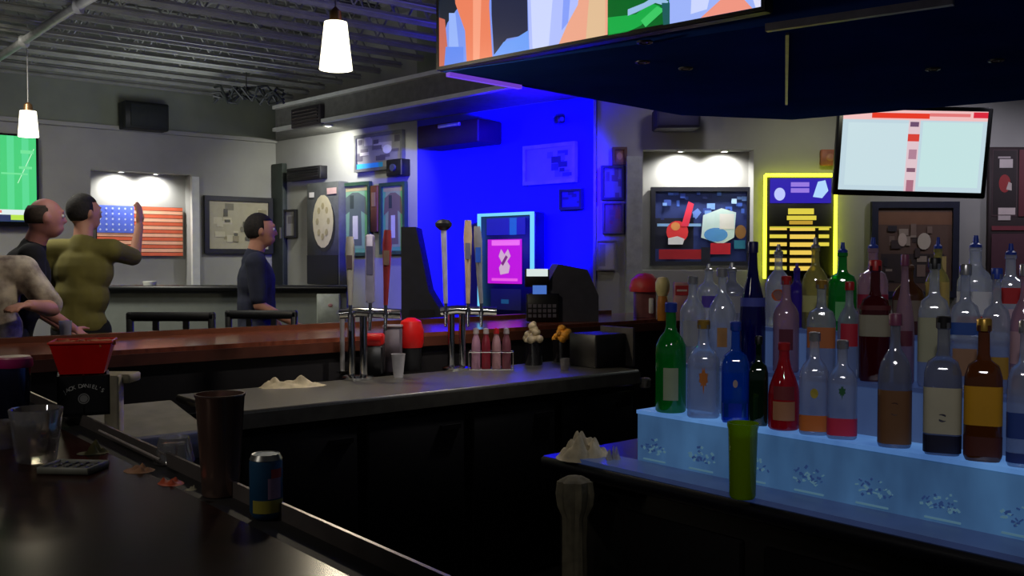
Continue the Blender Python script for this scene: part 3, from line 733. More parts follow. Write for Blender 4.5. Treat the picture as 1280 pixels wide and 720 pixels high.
# whiskey branded napkin caddy
p = G(105, 520, 1.07); p.z = 1.0705
az = math.atan2(-p.x, p.y)*1.0
t = T('bar_caddy', 'black bar caddy with curved white lettering and a round emblem', 'caddy', p, .42)
CW, CH, CD = .118, .098, .12
MB().box((0, CD/2, .004), (CW, CD, .008)).box((0, .003, CH/2), (CW, .006, CH)).box((0, CD-.003, CH/2), (CW, .006, CH)).box((-CW/2+.003, CD/2, CH/2), (.006, CD, CH)).box((CW/2-.003, CD/2, CH/2), (.006, CD, CH)).box((0, CD/2, CH/2), (.004, CD, CH)).build('caddy_box', black, t)
lm = M('label_white', (190, 190, 185), .5)
S_ = "JACK DANIEL'S"
lmb = MB()
for i, ch in enumerate(S_):
    if ch == ' ': continue
    u = (i-(len(S_)-1)/2)/((len(S_)-1)/2); an = u*.5
    text(ch, .0135, lm, t, (math.sin(an)*.088, -.001, -.035+math.cos(an)*.108), (PI/2, an, 0), into=lmb)
mb = MB(); 
ring = [(math.cos(2*PI*i/24), math.sin(2*PI*i/24)) for i in range(24)]
mb.add([(.013*a, -.0012, .042+.013*b) for a, b in ring]+[(.0105*a, -.0012, .042+.0105*b) for a, b in ring], [(i, (i+1) % 24, 24+(i+1) % 24, 24+i) for i in range(24)])
mb.add([(.009*a, -.0012, .042+.009*b) for a, b in ring], [tuple(range(24))])
mb.build('round_emblem', M('emblem_grey', (130, 130, 128), .5), t)
lmb.build('lettering', lm, t, smooth=False)
# napkins and straws in the caddy and a red basket set on it
p2 = p + Vector((-.03, .1, .0)); p2.z = 1.0705+CH+.0008
t = T('food_basket', 'red plastic basket with a paper liner set on top of the black caddy', 'basket', (p2.x+.0, p2.y-.03, p2.z), .3)
def frustum(x0, y0, x1, y1, h_, th):
    mb = MB(); vs_ = []
    for (a, b, z) in ((x0, y0, 0), (x1, y1, h_), (x1-th, y1-th, h_), (x0-th, y0-th, th)):
        for (sx, sy) in ((-1, -1), (1, -1), (1, 1), (-1, 1)): vs_.append((sx*a/2, sy*b/2, z))
    fs = [(3, 2, 1, 0), (12, 13, 14, 15)]
    for j in range(3):
        for i in range(4): fs.append((j*4+i, j*4+(i+1) % 4, (j+1)*4+(i+1) % 4, (j+1)*4+i))
    return mb.add(vs_, fs)
frustum(.1, .085, .142, .12, .078, .004).build('basket_body', red, t)
MB().tube([(-.071, -.06, .078), (.071, -.06, .078), (.071, .06, .078), (-.071, .06, .078), (-.071, -.06, .078)], .0035, 8).build('rolled_rim', M('red_rim', (235, 60, 40), .4), t)
mb = MB()
for k in range(9): mb.box((-.055+k*.014, -.015+random.uniform(-.02, .02), .074), (.02, .05, .012), rz=random.uniform(-.6, .6), ry=random.uniform(-.5, .5))
mb.build('paper_liner', M('liner_orange', (215, 120, 70), .8), t)
# tall dark cup with magenta rim at the left edge
p = G(18, 530, 1.07); p.z = 1.0705
t = T('travel_cup', 'dark steel cup with a magenta lid at the left picture edge', 'cup', p)
MB().lathe([(0, 0), (.030, 0), (.032, .005), (.036, .125), (.036, .132), (0, .132)], 32).build('cup_body', M('cup_steel', (70, 76, 110), .2, .9), t)
MB().lathe([(0, .132), (.040, .132), (.042, .138), (.040, .152), (.03, .156), (0, .156)], 32).build('lid', M('magenta_lid', (150, 20, 90), .4), t)
MB().lathe([(.0405, .147), (.036, .157), (.0, .157)], 32).build('lid_film', M('pink_film', (190, 110, 130), .4), t)
p = G(5, 560, 1.07); p.z = 1.0705
t = T('shot_glass', 'small clear glass cut by the left picture edge beside the tumbler', 'glass', p)
MB().lathe([(0, 0), (.02, 0), (.026, .055), (.024, .055), (.018, .008), (0, .008)], 28).build('glass_wall', glassm, t)

# ------------------------------------------------------------------ things on the steel counter
def ctop(px, py, z=.9): 
    q = G(px, py, z); q.z = z+.0008; return q
cloth('bar_towel', cream, 'cream cloth lying on the steel counter left of the taps', 'towel', ctop(366, 483), (.29, .15, .06), ANG_B*.5, 9, 12)
MB_ = MB
def beer_tower(base, handles, label, hh=.33):
    t = T('beer_tower', label, 'beer tap', base, group='chrome beer towers on the steel counter')
    MB().lathe([(0, 0), (.075, 0), (.075, .012), (.05, .02), (0, .02)], 28).build('base_flange', chrome, t)
    for sx in (-.028, .028):
        MB().cyl((sx, 0, .015), (sx, 0, hh), .018, .018, 18).build('column', chrome, t)
    MB().tube([(-.08, 0, hh+.01), (0, 0, hh+.02), (.2, .0, hh+.01)], .024, 14).build('manifold', chrome, t)
    for (x, kind, m, m2, L_, tilt) in handles:
        fx = MB().cyl((x, -.02, hh+.01), (x, -.075, hh+.01), .011, .013, 12).cyl((x, -.07, hh+.01), (x, -.085, hh-.06), .009, .007, 12).build('faucet', chrome, t)
        z0 = hh+.015
        hmb = MB().cyl((x, -.07, z0), (x, -.07, z0+.05), .008, .008, 10)
        hmb.build('handle_stem', chrome, t)
        top = (x+tilt, -.07, z0+.05+L_)
        if kind == 'paddle':
            hb = MB().box(((x+top[0])/2, -.07, z0+.05+L_/2), (.042, .022, L_), ry=math.atan2(tilt, L_), tap=1.0, bev=.008).build('tap_handle', m, t)
            MB().box(((x+top[0])/2+tilt*.15, -.083, z0+.05+L_*.62), (.03, .004, L_*.42), ry=math.atan2(tilt, L_)).build('badge', m2, hb)
        elif kind == 'knob':
            hb = MB().tube([(x, -.07, z0+.04), ((x+top[0])/2, -.07, z0+.05+L_*.5), (top[0], -.07, top[2]-.04)], [.011, .013, .015], 12).build('tap_handle', m, t)
            MB().lathe([(0, -.03), (.02, -.028), (.04, -.01), (.042, .004), (.03, .02), (0, .026)], 20, c=(top[0], -.07, top[2]-.02)).build('knob_top', m2, hb)
        else:
            hb = MB().tube([(x, -.07, z0+.04), (x+tilt*.4, -.07, z0+.05+L_*.3), (x+tilt*.8, -.07, z0+.05+L_*.8), (top[0], -.07, top[2])], [.010, .014, .022, .016], 12).build('tap_handle', m, t)
            MB().box((x+tilt*.7, -.093, z0+.05+L_*.62), (.026, .004, L_*.2)).build('badge', m2, hb)
    return t
hm = lambda n, c, r=.35: M('tap_'+n, c, r)
b = ctop(447, 474); 
beer_tower(b, [(-.02, 'taper', hm('cream', (215, 208, 190)), hm('dk', (120, 100, 100)), .30, .0), (.07, 'paddle', hm('lilac', (190, 184, 210)), hm('slate', (120, 115, 150)), .31, .0), (.14, 'taper', hm('maroon', (150, 52, 56)), hm('tan', (150, 120, 100)), .33, .01)],
           'chrome beer tower with cream, lilac and maroon tap handles', hh=.29)
b = ctop(571, 462)
beer_tower(b, [(-.05, 'knob', hm('pale', (160, 160, 185)), hm('blackknob', (25, 25, 32)), .40, -.01), (.06, 'taper', hm('wheat', (190, 165, 135)), hm('greyb', (110, 110, 130)), .40, .0), (.125, 'taper', hm('greyh', (130, 130, 140)), hm('bluebadge', (40, 90, 200)), .37, -.02)],
           'chrome beer tower with a black knob handle against the blue wall', hh=.28)
# slender separate post left of the first tower
q = ctop(428, 466)
t = T('glass_rinser_post', 'thin bright metal post just left of the nearer beer tower', 'post', q)
MB().cyl((0, 0, 0), (0, 0, .30), .012, .012, 14).build('post_tube', M('pale_metal', (190, 188, 188), .3, .6), t)
MB().lathe([(0, 0), (.03, 0), (.03, .01), (0, .012)], 18).build('foot', chrome, t)
# red lidded jars and a white cup
q = ctop(514, 463)
t = T('canister', 'black canister with a big round red lid on the steel counter', 'canister', q)
MB().lathe([(0, 0), (.05, 0), (.052, .01), (.05, .12), (0, .12)], 28).build('canister_body', black, t)
MB().lathe([(0, .115), (.056, .115), (.063, .145), (.063, .20), (.05, .245), (.02, .262), (0, .263)], 32).build('round_lid', red, t)
q = ctop(468, 468)
t = T('napkin_dispenser', 'black box with a red top panel beside the beer tower', 'dispenser', q)
MB().box((0, 0, .07), (.09, .08, .14), bev=.008).build('dispenser_body', black, t)
MB().box((0, 0, .168), (.094, .084, .056), bev=.01).build('red_panel', red, t)
q = ctop(490, 466)
t = T('plastic_container', 'grey plastic tub between the red topped box and the round red lid', 'container', q + Vector((0, .045, 0)))
MB().box((0, 0, .11), (.09, .07, .22), bev=.01).build('tub', M('grey_tub', (95, 85, 95), .5), t)
MB().box((0, 0, .225), (.096, .076, .012), bev=.004).build('lid', M('grey_tub_lid', (130, 120, 125), .5), t)
q = ctop(498, 472)
t = T('paper_cup', 'narrow white cup in front of the canister with the red lid', 'cup', q)
MB().lathe([(0, 0), (.022, 0), (.032, .105), (.034, .11), (.03, .11), (.02, .006), (0, .006)], 24).build('cup_wall', M('white_cup', (165, 162, 165), .5), t)
# rack of small bottles
q = ctop(614, 462)
t = T('bottle_rack', 'low wire rack holding the little condiment bottles by the second tower', 'rack', q, 0)
mb = MB()
for (a, b2) in (((-.11, -.04), (.11, -.04)), ((.11, -.04), (.11, .04)), ((.11, .04), (-.11, .04)), ((-.11, .04), (-.11, -.04))):
    for z in (.004, .09): mb.tube([(a[0], a[1], z), (b2[0], b2[1], z)], .003, 6)
for x in (-.11, .11):
    for y in (-.04, .04): mb.cyl((x, y, 0), (x, y, .09), .003, n=6)
mb.build('wire_frame', chrome, t)
for k, (dx, c1, lb) in enumerate([(-.076, (150, 110, 130), 'pinkish grey condiment bottle at the left end of the wire rack'), (-.026, (120, 30, 44), 'dark red condiment bottle second from the left in the wire rack'), (.026, (160, 120, 125), 'dusty pink condiment bottle with a red cap in the wire rack'), (.076, (110, 60, 70), 'brownish condiment bottle at the right end of the wire rack')]):
    t = T('condiment_bottle', lb, 'bottle', (q.x+dx, q.y, q.z), group='condiment bottles in the wire rack')
    MB().lathe([(0, 0), (.022, 0), (.023, .01), (.023, .12), (.019, .15), (.012, .17), (.012, .185), (0, .185)], 20).build('bottle_body', M('cond_%d' % k, c1, .35), t)
    MB().lathe([(0, .18), (.015, .18), (.013, .205), (0, .21)], 14).build('cap', redcap if k == 2 else M('cond_cap', (150, 140, 140), .4), t)
# garnish jars
for (px, py, col, jc, lb, s_) in [(667, 456, (210, 190, 150), (60, 58, 64), 'jar heaped with creamy white garnish on the steel counter', 1), (702, 452, (215, 145, 30), (50, 46, 50), 'jar heaped with orange and yellow fruit slices on the counter', 1.0)]:
    q = ctop(px, py)
    t = T('garnish_jar', lb, 'jar', q, group='garnish jars on the steel counter')
    MB().lathe([(0, 0), (.045, 0), (.048, .01), (.05, .12), (.048, .12), (.044, .01), (0, .01)], 28).build('jar_wall', GL('jar_glass_%d' % px, jc, haze=.45), t)
    rnd = random.Random(px); mb = MB()
    for k in range(26):
        a_ = rnd.uniform(0, 6.28); r_ = rnd.uniform(0, .046); mb.ball((r_*math.cos(a_), r_*math.sin(a_), .115+rnd.uniform(.01, .1)*(1-r_/.06)), rnd.uniform(.014, .024), 10)
    mb.build('garnish', M('garn_%d' % px, col, .6, noise=.3, scale=30), t)['kind'] = 'stuff'
for (px, py, lb) in [(722, 449, 'small upturned shot glass right of the orange garnish jar'), (706, 463, 'small clear shot glass in front of the orange garnish jar')]:
    q = ctop(px, py); t = T('shot_glass', lb, 'glass', q, group='shot glasses by the garnish jars')
    MB().lathe([(0, 0), (.02, 0), (.026, .06), (.024, .06), (.018, .008), (0, .008)], 20).build('glass_wall', glassm, t)
# low rail items visible along inner edge of wood bar
q = far_in + B*.02 - A*.03
# ------------------------------------------------------------------ register on the wood bar
q = G(694, 401, 1.07); q = Vector((q.x+.02, 6.02, 1.0708))
t = T('cash_register', 'dark point of sale terminal with a tilted hood and lit white screen', 'cash register', q, .1)
mb = MB(); W2_ = .36
side = [(-.2, 0), (.22, 0), (.22, .12), (.02, .33), (-.08, .34), (-.2, .10)]
for i, x in enumerate((-.10,)):
    pass
pts = [(.5*a+.06, b) for a, b in side]
# hood: profile in x-z, extruded along y
prof = [(-.19, 0), (.23, 0), (.23, .16), (.16, .32), (-.02, .355), (-.13, .16)]
n_ = len(prof)
vs_ = [(a, -.14, b) for a, b in prof] + [(a, .14, b) for a, b in prof]
mb.add(vs_, [tuple(range(n_)), tuple(range(2*n_-1, n_-1, -1))] + [(i, n_+i, n_+(i+1) % n_, (i+1) % n_) for i in range(n_)])
mb.build('hood', M('register_grey', (52, 52, 62), .5), t, smooth=False)
MB().box((-.155, -.16, .27), (.15, .02, .11), bev=.004).build('display_housing', black, t)
art('display', t, .13, .045, [(E((215, 228, 225), 1), R4(0, 0, 1, 1))], y=-.172, z=.28, x=-.155, bg=black)
art('lower_display', t, .085, .055, [(E((70, 110, 190), 1), R4(0, 0, 1, 1))], y=-.172, z=.17, x=-.14, bg=black)
MB().box((-.12, -.16, .09), (.2, .03, .17), bev=.006).build('keyboard', black, t)
mb = MB()
for i in range(6):
    for j in range(3): mb.box((-.2+i*.03, -.178, .04+j*.03), (.02, .008, .02))
mb.build('keys', M('key_grey', (90, 88, 100), .5), t)

# ------------------------------------------------------------------ wall things
def wt(wl, x0, y0, x1, y1, name, label, cat, off=.03, group=None, rx=0):
    p, w_, h_, rz = wl.rect(x0, y0, x1, y1, off)
    return T(name, label, cat, p, rz, group, rx), w_, h_
def picture(wl, rect, name, label, cat, bg, shapes, fr=darkfr, t_=.03, off=.03, mat_=None, group=None):
    t, w_, h_ = wt(wl, *rect, name, label, cat, off, group)
    frame_ring(t, w_, h_, t_, .04, fr)
    MB().box((0, .012, h_/2), (w_-.004, .012, h_-.004)).build('backing', black, t, smooth=False)
    art('print', t, w_-2*t_, h_-2*t_, shapes, z=t_, y=.0, bg=bg)
    return t
def speckle(n_, cols, seed, u0=0, v0=0, u1=1, v1=1, s_=.06, em=0):
    rnd = random.Random(seed); out = []
    for k in range(n_):
        u, v = rnd.uniform(u0, u1-s_), rnd.uniform(v0, v1-s_); c = rnd.choice(cols)
        out.append((E(c, em) if em else C(c), R4(u, v, u+s_*rnd.uniform(.6, 1.8), v+s_*rnd.uniform(.6, 1.8))))
    return out
# left television
t, w_, h_ = wt(W1, -70, 165, 51, 282, 'wall_television', 'green soccer pitch on a wall television behind the left pendant', 'television', .12)
MB().box((0, .03, h_/2), (w_, .05, h_), bev=.008).build('housing', black, t)
MB().box((0, .08, h_/2), (.3, .06, .3)).build('wall_mount', darkfr, t)
sh = [(E((62, 205, 118), 1), R4(0, 0, 1, 1))]
for k in range(6): sh.append((E((84, 216, 144), 1), R4(k/6, .1, k/6+.08, 1)))
sh += [(E((190, 245, 200), 1), [(.78, .45), (.79, .45), (.98, .86), (.97, .86)]), (E((110, 225, 150), 1), R4(.6, .55, .9, .57)), (E((110, 225, 150), 1), R4(.82, .8, .97, .84)), (E((110, 225, 150), 1), R4(.8, .62, .95, .65)),
       (E((20, 40, 90), 1), R4(0, 0, 1, .09)), (E((220, 235, 235), 1), R4(.5, .08, .93, .14)), (E((180, 225, 70), 1), R4(.7, .02, .95, .08)), (E((225, 120, 110), 1), R4(.5, .1, .6, .13))]
art('display', t, w_-.05, h_-.06, sh, z=.04, y=-.001, bg=black)
# wall flag in the left niche
hp, hw, hh_, hr = W1.rect(122, 258, 229, 320, -.125)
t = T('wooden_flag', 'wooden stars and stripes wall flag lit in the left niche', 'flag', hp, hr)
sh = []
for k in range(13):
    c = (226, 104, 66) if k % 2 == 0 else (250, 186, 150)
    if k % 2 == 1: pass
    sh.append((C(c), R4(.0, k/13+.006, 1, (k+1)/13-.006)))
sh.append((C((92, 116, 225)), R4(0, 6/13, .42, 1)))
for i in range(6):
    for j in range(5): sh.append((C((205, 215, 240)), EL(.035+i*.07, 6/13+.06+j*.105, .012, .022, 5)))
art('painted_boards', t, hw, hh_, sh, bg=M('flag_back', (60, 30, 22), .8), th=.03)
MB().box((0, .045, hh_*.5), (.1, .03, .1)).build('wall_cleat', darkfr, t)
# niche downlights
def niche_lamp(wl, px, py, label, power, zt, off=-.09, col=(1, .98, .95)):
    p = wl.pt(px, py, off); p.z = zt
    t = T('niche_downlight', label, 'ceiling light', p, group='downlights in the wall niches')
    MB().lathe([(.035, 0), (.035, -.012), (.026, -.014), (.026, -.002)], 20).build('trim_ring', white, t)
    MB().lathe([(0, -.003), (.022, -.003), (.022, 0)], 16).build('lens', E((255, 255, 250), 3), t)
    lamp('SPOT', (p.x, p.y, zt-.02), power, col, (p.x-wl.n.x*.35, p.y-wl.n.y*.35, zt-1), .02, spot=150, blend=.9, name='niche_spot')
niche_lamp(W1, 151, 216, 'left downlight above the wooden flag', 26, H1[3], -.04)
niche_lamp(W1, 195, 216, 'right downlight above the wooden flag', 26, H1[3], -.04)
niche_lamp(W3, 851, 187, 'left downlight above the blue sports mural', 24, H3[3], -.04)
niche_lamp(W3, 906, 187, 'right downlight above the blue sports mural', 24, H3[3], -.04)
# niche side trims
pa = W1.pt(244, 290, .03); zt = W1.pt(244, 221, .03).z; zb = 1.1
struct(MB().box((pa.x, pa.y, (zt+zb)/2), (.075, .05, zt-zb), math.atan2(W1.d.y, W1.d.x)).build('trim_6', white, smooth=False))
pa = W3.pt(792, 290, .05); zt = W3.pt(792, 196, .05).z
struct(MB().box((pa.x, pa.y, zt/2), (.12, .1, zt), 0).build('trim_7', M('column_paint', (165, 170, 158), .6), smooth=False))
pa = W3.pt(743, 290, .02)
struct(MB().box((pa.x, pa.y, 1.37), (.02, .03, 2.75), 0).build('trim_8', M('edge_paint', (120, 115, 140), .5), smooth=False))
# framed picture behind the walking man
picture(W1, (256, 246, 341, 317), 'framed_picture', 'black framed antique print behind the walking man', 'picture', C((168, 162, 138)), speckle(26, [(120, 116, 96), (90, 88, 76), (188, 182, 156), (140, 132, 104)], 4, .06, .12, .94, .94, .09), t_=.05)
# speaker high on the left wall
t, w_, h_ = wt(W1, 158, 128, 213, 162, 'wall_speaker', 'black box loudspeaker on the upper left wall below the joists', 'speaker', .22)
MB().box((0, .09, h_/2), (w_, .2, h_), bev=.01).build('speaker_box', M('speaker_black', (16, 20, 20), .6), t)
MB().box((w_*.05, -.018, h_/2), (w_*.84, .012, h_*.84), bev=.004).build('grille', M('grille_black', (24, 30, 30), .8), t)
MB().box((0, .21, h_/2), (.08, .05, .12)).build('bracket', darkfr, t)
# wall 2: jerseys, oval, posters
picture(W2, (445, 166, 505, 213), 'sports_poster', 'grey and blue poster high on the lit wall under the soffit', 'poster', C((120, 118, 122)), speckle(14, [(85, 80, 92), (160, 155, 160), (70, 66, 80)], 11, 0, .2, 1, 1, .14)+[(C((40, 140, 205)), R4(0, 0, .6, .16)), (C((190, 190, 200)), EL(.7, .55, .1, .14))], fr=M('grey_frame', (90, 90, 92), .5), t_=.03)
def jersey(rect, name, label, c1, c2, c3):
    return picture(W2, rect, name, label, 'framed jersey', C(c1), [(C(c2), R4(.14, .06, .86, .94)), (C(c3), [(.25, .1), (.75, .1), (.72, .62), (.95, .55), (.9, .82), (.62, .9), (.38, .9), (.1, .82), (.05, .55), (.28, .62)]),
        (C((200, 198, 190)), [(.4, .2), (.6, .2), (.6, .55), (.4, .55)]), (C((50, 60, 56)), R4(.3, .66, .45, .86)), (C((160, 150, 110)), R4(.05, .92, .95, .99))], fr=M('green_frame_%s' % c1[0], (40, 70, 52), .5), t_=.035)
jersey((426, 228, 464, 320), 'framed_jersey', 'green matted framed jersey left of the brown post on the lit wall', (96, 160, 118), (120, 160, 128), (84, 96, 92))
jersey((476, 228, 508, 318), 'framed_jersey', 'green matted framed jersey right of the brown post on the lit wall', (90, 165, 120), (140, 160, 120), (110, 96, 84))
t, w_, h_ = wt(W2, 465.5, 232, 474.5, 290, 'wooden_plaque', 'narrow brown wooden plaque between the two framed jerseys', 'plaque')
MB().box((0, 0, h_/2), (w_, .05, h_), bev=.008).build('board', M('plaque_brown', (110, 62, 34), .5), t)
MB().box((0, -.028, h_*.7), (w_*.5, .006, h_*.3)).build('nameplate', C((150, 120, 80)), t)
t, w_, h_ = wt(W2, 384, 228, 424, 356, 'display_cabinet', 'dark display cabinet with a cream oval on the lit wall', 'cabinet', .12)
MB().box((0, .06, h_/2), (w_, .12, h_), bev=.006).build('cabinet_body', M('cabinet_grey', (72, 74, 74), .6), t)
art('lower_door', t, w_*.96, h_*.28, [(C((20, 22, 26)), R4(0, 0, 1, 1))], y=-.008, z=.01, bg=black)
art('oval_emblem', t, w_, h_, [(C((40, 40, 40)), EL(.56, .58, .34, .26)), (C((205, 195, 155)), EL(.52, .62, .32, .26))]+[(C((170, 158, 112)), EL(.52+.17*math.cos(a), .62+.15*math.sin(a), .05, .035, 6)) for a in [i*PI/4 for i in range(8)]]+[(C((225, 222, 212)), R4(.1, .86, .26, .91)), (C((205, 170, 165)), R4(.66, .88, .95, .94))], y=-.002)
t, w_, h_ = wt(W2, 343, 205, 357, 362, 'dark_panel', 'tall narrow dark green-grey panel at the wall corner', 'panel')
MB().box((0, 0, h_/2), (w_, .06, h_), bev=.006).build('panel_board', M('panel_dark', (44, 52, 46), .6), t)
MB().box((w_*.35, -.035, h_*.45), (.02, .02, .12)).build('pull_handle', steel, t)
t, w_, h_ = wt(W2, 362, 209, 404, 225, 'wall_vent', 'black slotted vent box on the lit back wall', 'vent', .06)
MB().box((0, .03, h_/2), (w_, .12, h_), bev=.006).build('vent_box', black, t)
mb = MB()
for k in range(4): mb.box((0, -.034, h_*(.2+.2*k)), (w_*.9, .01, h_*.08), rx=.5)
mb.build('louvres', darkfr, t)
picture(W2, (357, 262, 371, 297), 'framed_notice', 'tiny framed grey notice left of the cream oval', 'notice', C((150, 148, 142)), [(C((110, 106, 104)), R4(.2, .5, .8, .8))], t_=.02)
t, w_, h_ = wt(W2, 484, 199, 503, 220, 'projector', 'small black box projector under the grey poster', 'projector', .1)
MB().box((0, .06, h_/2), (w_, .14, h_), bev=.008).build('projector_body', black, t)
MB().cyl((0, -.01, h_/2), (0, -.03, h_/2), h_*.22, n=16).build('lens', M('lens_glass', (60, 65, 80), .1), t)
# wall washer for wall 2
lw = W2.pt(410, 180, .4)
lamp('SPOT', (lw.x, lw.y, 2.7), 62, (1, 1, .88), W2.pt(415, 230, 0), .06, spot=130, blend=.8, name='wall_wash')
l2_ = W2.pt(480, 180, .6)
lamp('SPOT', (l2_.x, l2_.y, 2.7), 30, (1, 1, .88), W2.pt(475, 280, 0), .06, spot=90, blend=.8, name='wall_wash')  # further wash added without a fitting, to brighten the jerseys
t = T('soffit_downlight', 'small wall washer lamp under the soffit by the framed jerseys', 'ceiling light', (lw.x, lw.y, 2.75))
MB().lathe([(.05, 0), (.05, -.012), (.035, -.014), (.035, -.002)], 20).build('trim_ring', white, t)
MB().lathe([(0, -.003), (.03, -.003), (.03, 0)], 16).build('lens', E((255, 255, 235), 2), t)
# blue wall: fixture, cabinet, jukebox, pictures
t, w_, h_ = wt(WB, 527, 154, 603, 182, 'flood_fixture', 'dark maroon box fixture at the top of the blue lit wall', 'light fixture', .25)
MB().box((0, .1, h_/2), (w_, .3, h_), bev=.01).build('fixture_body', M('maroon_box', (48, 24, 34), .6), t)
MB().box((w_*.05, -.05, h_*.86), (w_*.35, .04, h_*.16), bev=.004).build('bright_clip', M('clip_metal', (190, 190, 210), .3, .7), t)
MB().box((-w_*.2, .24, h_/2), (.06, .05, .1)).build('mount', darkfr, t)
# slanted dark block, invented in place of the blue light's shadow edge
pb = P(524, 400, 8.0)
t = T('shade_block', 'dark sloping block in place of the shadow edge at the left of the blue wall', 'stand-in block', (pb.x, 8.0, 0))
zt_ = P(512, 285, 8.0).z
prof = [(-.12, 0), (.22, 0), (.22, 1.0), (.10, 1.2), (-.0, zt_), (-.12, zt_)]
n_ = len(prof)
MB().add([(a, -.25, b) for a, b in prof]+[(a, .25, b) for a, b in prof], [tuple(range(n_)), tuple(range(2*n_-1, n_-1, -1))]+[(i, n_+i, n_+(i+1) % n_, (i+1) % n_) for i in range(n_)]).build('block_shell', M('shade_dark', (40, 40, 46), .6), t, smooth=False)
MB().box((.045, -.256, 1.0), (.2, .01, .1)).build('front_plate', black, t)
# jukebox
t, w_, h_ = wt(WB, 599, 266, 668, 398, 'jukebox', 'wall jukebox with a cyan light border and magenta screen', 'jukebox', .2)
MB().box((0, .07, h_/2), (w_, .14, h_), bev=.01).build('housing', M('juke_body', (14, 14, 40), .4), t)
cy = E((120, 215, 255), 1.0)
MB().box((0, -.012, h_-.012), (w_, .02, .024)).box((-w_/2+.012, -.012, h_*.5), (.024, .02, h_-.05)).box((w_/2-.014, -.012, h_*.66), (.03, .02, h_*.64)).build('light_border', cy, t)
art('screen', t, w_*.62, h_*.42, [(E((190, 20, 205), 1), R4(0, 0, 1, 1)), (E((235, 110, 230), 1), R4(.12, .86, .94, .98)), (E((235, 90, 220), 1), R4(.12, .06, .88, .12)),
    (E((205, 170, 190), 1), [(.38, .2), (.62, .24), (.66, .4), (.58, .5), (.68, .62), (.6, .78), (.5, .66), (.4, .78), (.33, .62), (.42, .48), (.34, .36)]), (E((120, 40, 90), 1), [(.4, .45), (.46, .4), (.6, .6), (.54, .64)])], y=-.004, z=h_*.33, x=-w_*.02, bg=black)
art('upper_panel', t, w_*.7, h_*.16, [(E((20, 20, 160), 1), R4(0, 0, 1, 1)), (E((20, 90, 190), 1), R4(.6, 0, .78, 1))], y=-.004, z=h_*.79, bg=black)
art('lower_panel', t, w_*.55, h_*.2, [(E((10, 12, 30), 1), R4(0, 0, 1, 1)), (E((20, 70, 100), 1), R4(.35, .3, .6, .5))], y=-.004, z=h_*.08, bg=black)
picture(WB, (655, 180, 720, 230), 'sports_poster', 'pale framed poster near the right end of the blue lit wall', 'poster', C((120, 122, 135)), speckle(12, [(50, 52, 70), (90, 95, 115), (30, 30, 50)], 17, .05, .05, .95, .95, .13), fr=M('pale_frame', (130, 130, 140), .5), t_=.03)
picture(WB, (700, 236, 728, 262), 'small_picture', 'small dark picture below the pale poster on the blue wall', 'picture', C((40, 40, 70)), speckle(4, [(20, 20, 40), (60, 60, 90)], 19, s_=.2), t_=.02)
# security camera on the soffit above
q = G(700, 148, 2.7)
# wall 3 left strip
picture(W3, (751, 207, 780, 250), 'framed_picture', 'small dark framed photo on the narrow wall beside the column', 'picture', C((92, 88, 100)), speckle(6, [(50, 46, 60), (140, 135, 140), (70, 50, 60)], 21, s_=.2), t_=.02)
picture(W3, (753, 253, 779, 292), 'small_poster', 'reddish brown poster below the small dark framed photo', 'poster', C((100, 72, 72)), speckle(6, [(120, 60, 50), (84, 60, 66)], 23, s_=.2), fr=M('fr_b', (80, 70, 76), .6), t_=.012)
picture(W3, (745, 300, 770, 338), 'posted_notice', 'pale paper notice low on the narrow wall beside the blue wall', 'notice', C((165, 162, 168)), [(C((120, 118, 126)), R4(.1, .1, .45, .9))], fr=M('fr_c', (120, 118, 126), .6), t_=.012)
picture(W3, (765, 184, 783, 206), 'wall_ornament', 'small orange brown ornament above the framed photo', 'ornament', C((130, 84, 60)), [(C((176, 130, 96)), EL(.5, .5, .3, .3))], fr=M('fr_d', (90, 60, 50), .6), t_=.02)
# mural in the niche
hp, hw, hh_, hr = W3.rect(813, 234, 938, 332, -.135)
t = T('sports_mural', 'blue football scene picture lit inside the right niche', 'picture', hp, hr)
frame_ring(t, hw, hh_, .035, .05, M('mural_frame', (18, 20, 34), .5))
rd = random.Random(5)
sh = [(C((38, 56, 121)), R4(0, 0, 1, 1)), (C((12, 16, 44)), R4(0, .18, .42, .62))] + speckle(34, [(70, 110, 215), (50, 80, 175), (130, 175, 245), (30, 44, 110), (180, 215, 255)], 31, .05, .55, 1, 1, .05) + [
    (C((143, 193, 243)), R4(.02, .50, .5, .54)),
    (C((255, 61, 66)), EL(.24, .42, .12, .16)), (C((255, 168, 93)), EL(.22, .5, .05, .06)), (C((255, 255, 255)), [(.14, .24), (.3, .24), (.32, .32), (.24, .36), (.14, .33)]), (C((255, 56, 88)), [(.28, .5), (.36, .5), (.42, .82), (.36, .86)]),
    (C((224, 255, 255)), [(.5, .34), (.72, .24), (.86, .34), (.88, .7), (.72, .76), (.52, .66)]), (C((93, 168, 243)), EL(.66, .38, .13, .1)), (C((255, 255, 255)), R4(.7, .46, .86, .68)), (C((118, 156, 243)), [(.44, .6), (.5, .7), (.46, .76), (.4, .7)]),
    (C((156, 111, 56)), EL(.93, .42, .06, .1)), (C((43, 131, 156)), R4(.86, .18, .98, .3)),
    (C((168, 21, 36)), R4(.04, .03, .5, .17)), (C((206, 28, 56)), R4(.6, .1, .82, .26)), (C((18, 20, 44)), R4(.5, 0, .6, .2))]
art('print', t, hw-.07, hh_-.07, sh, z=.035, y=.0, bg=black)
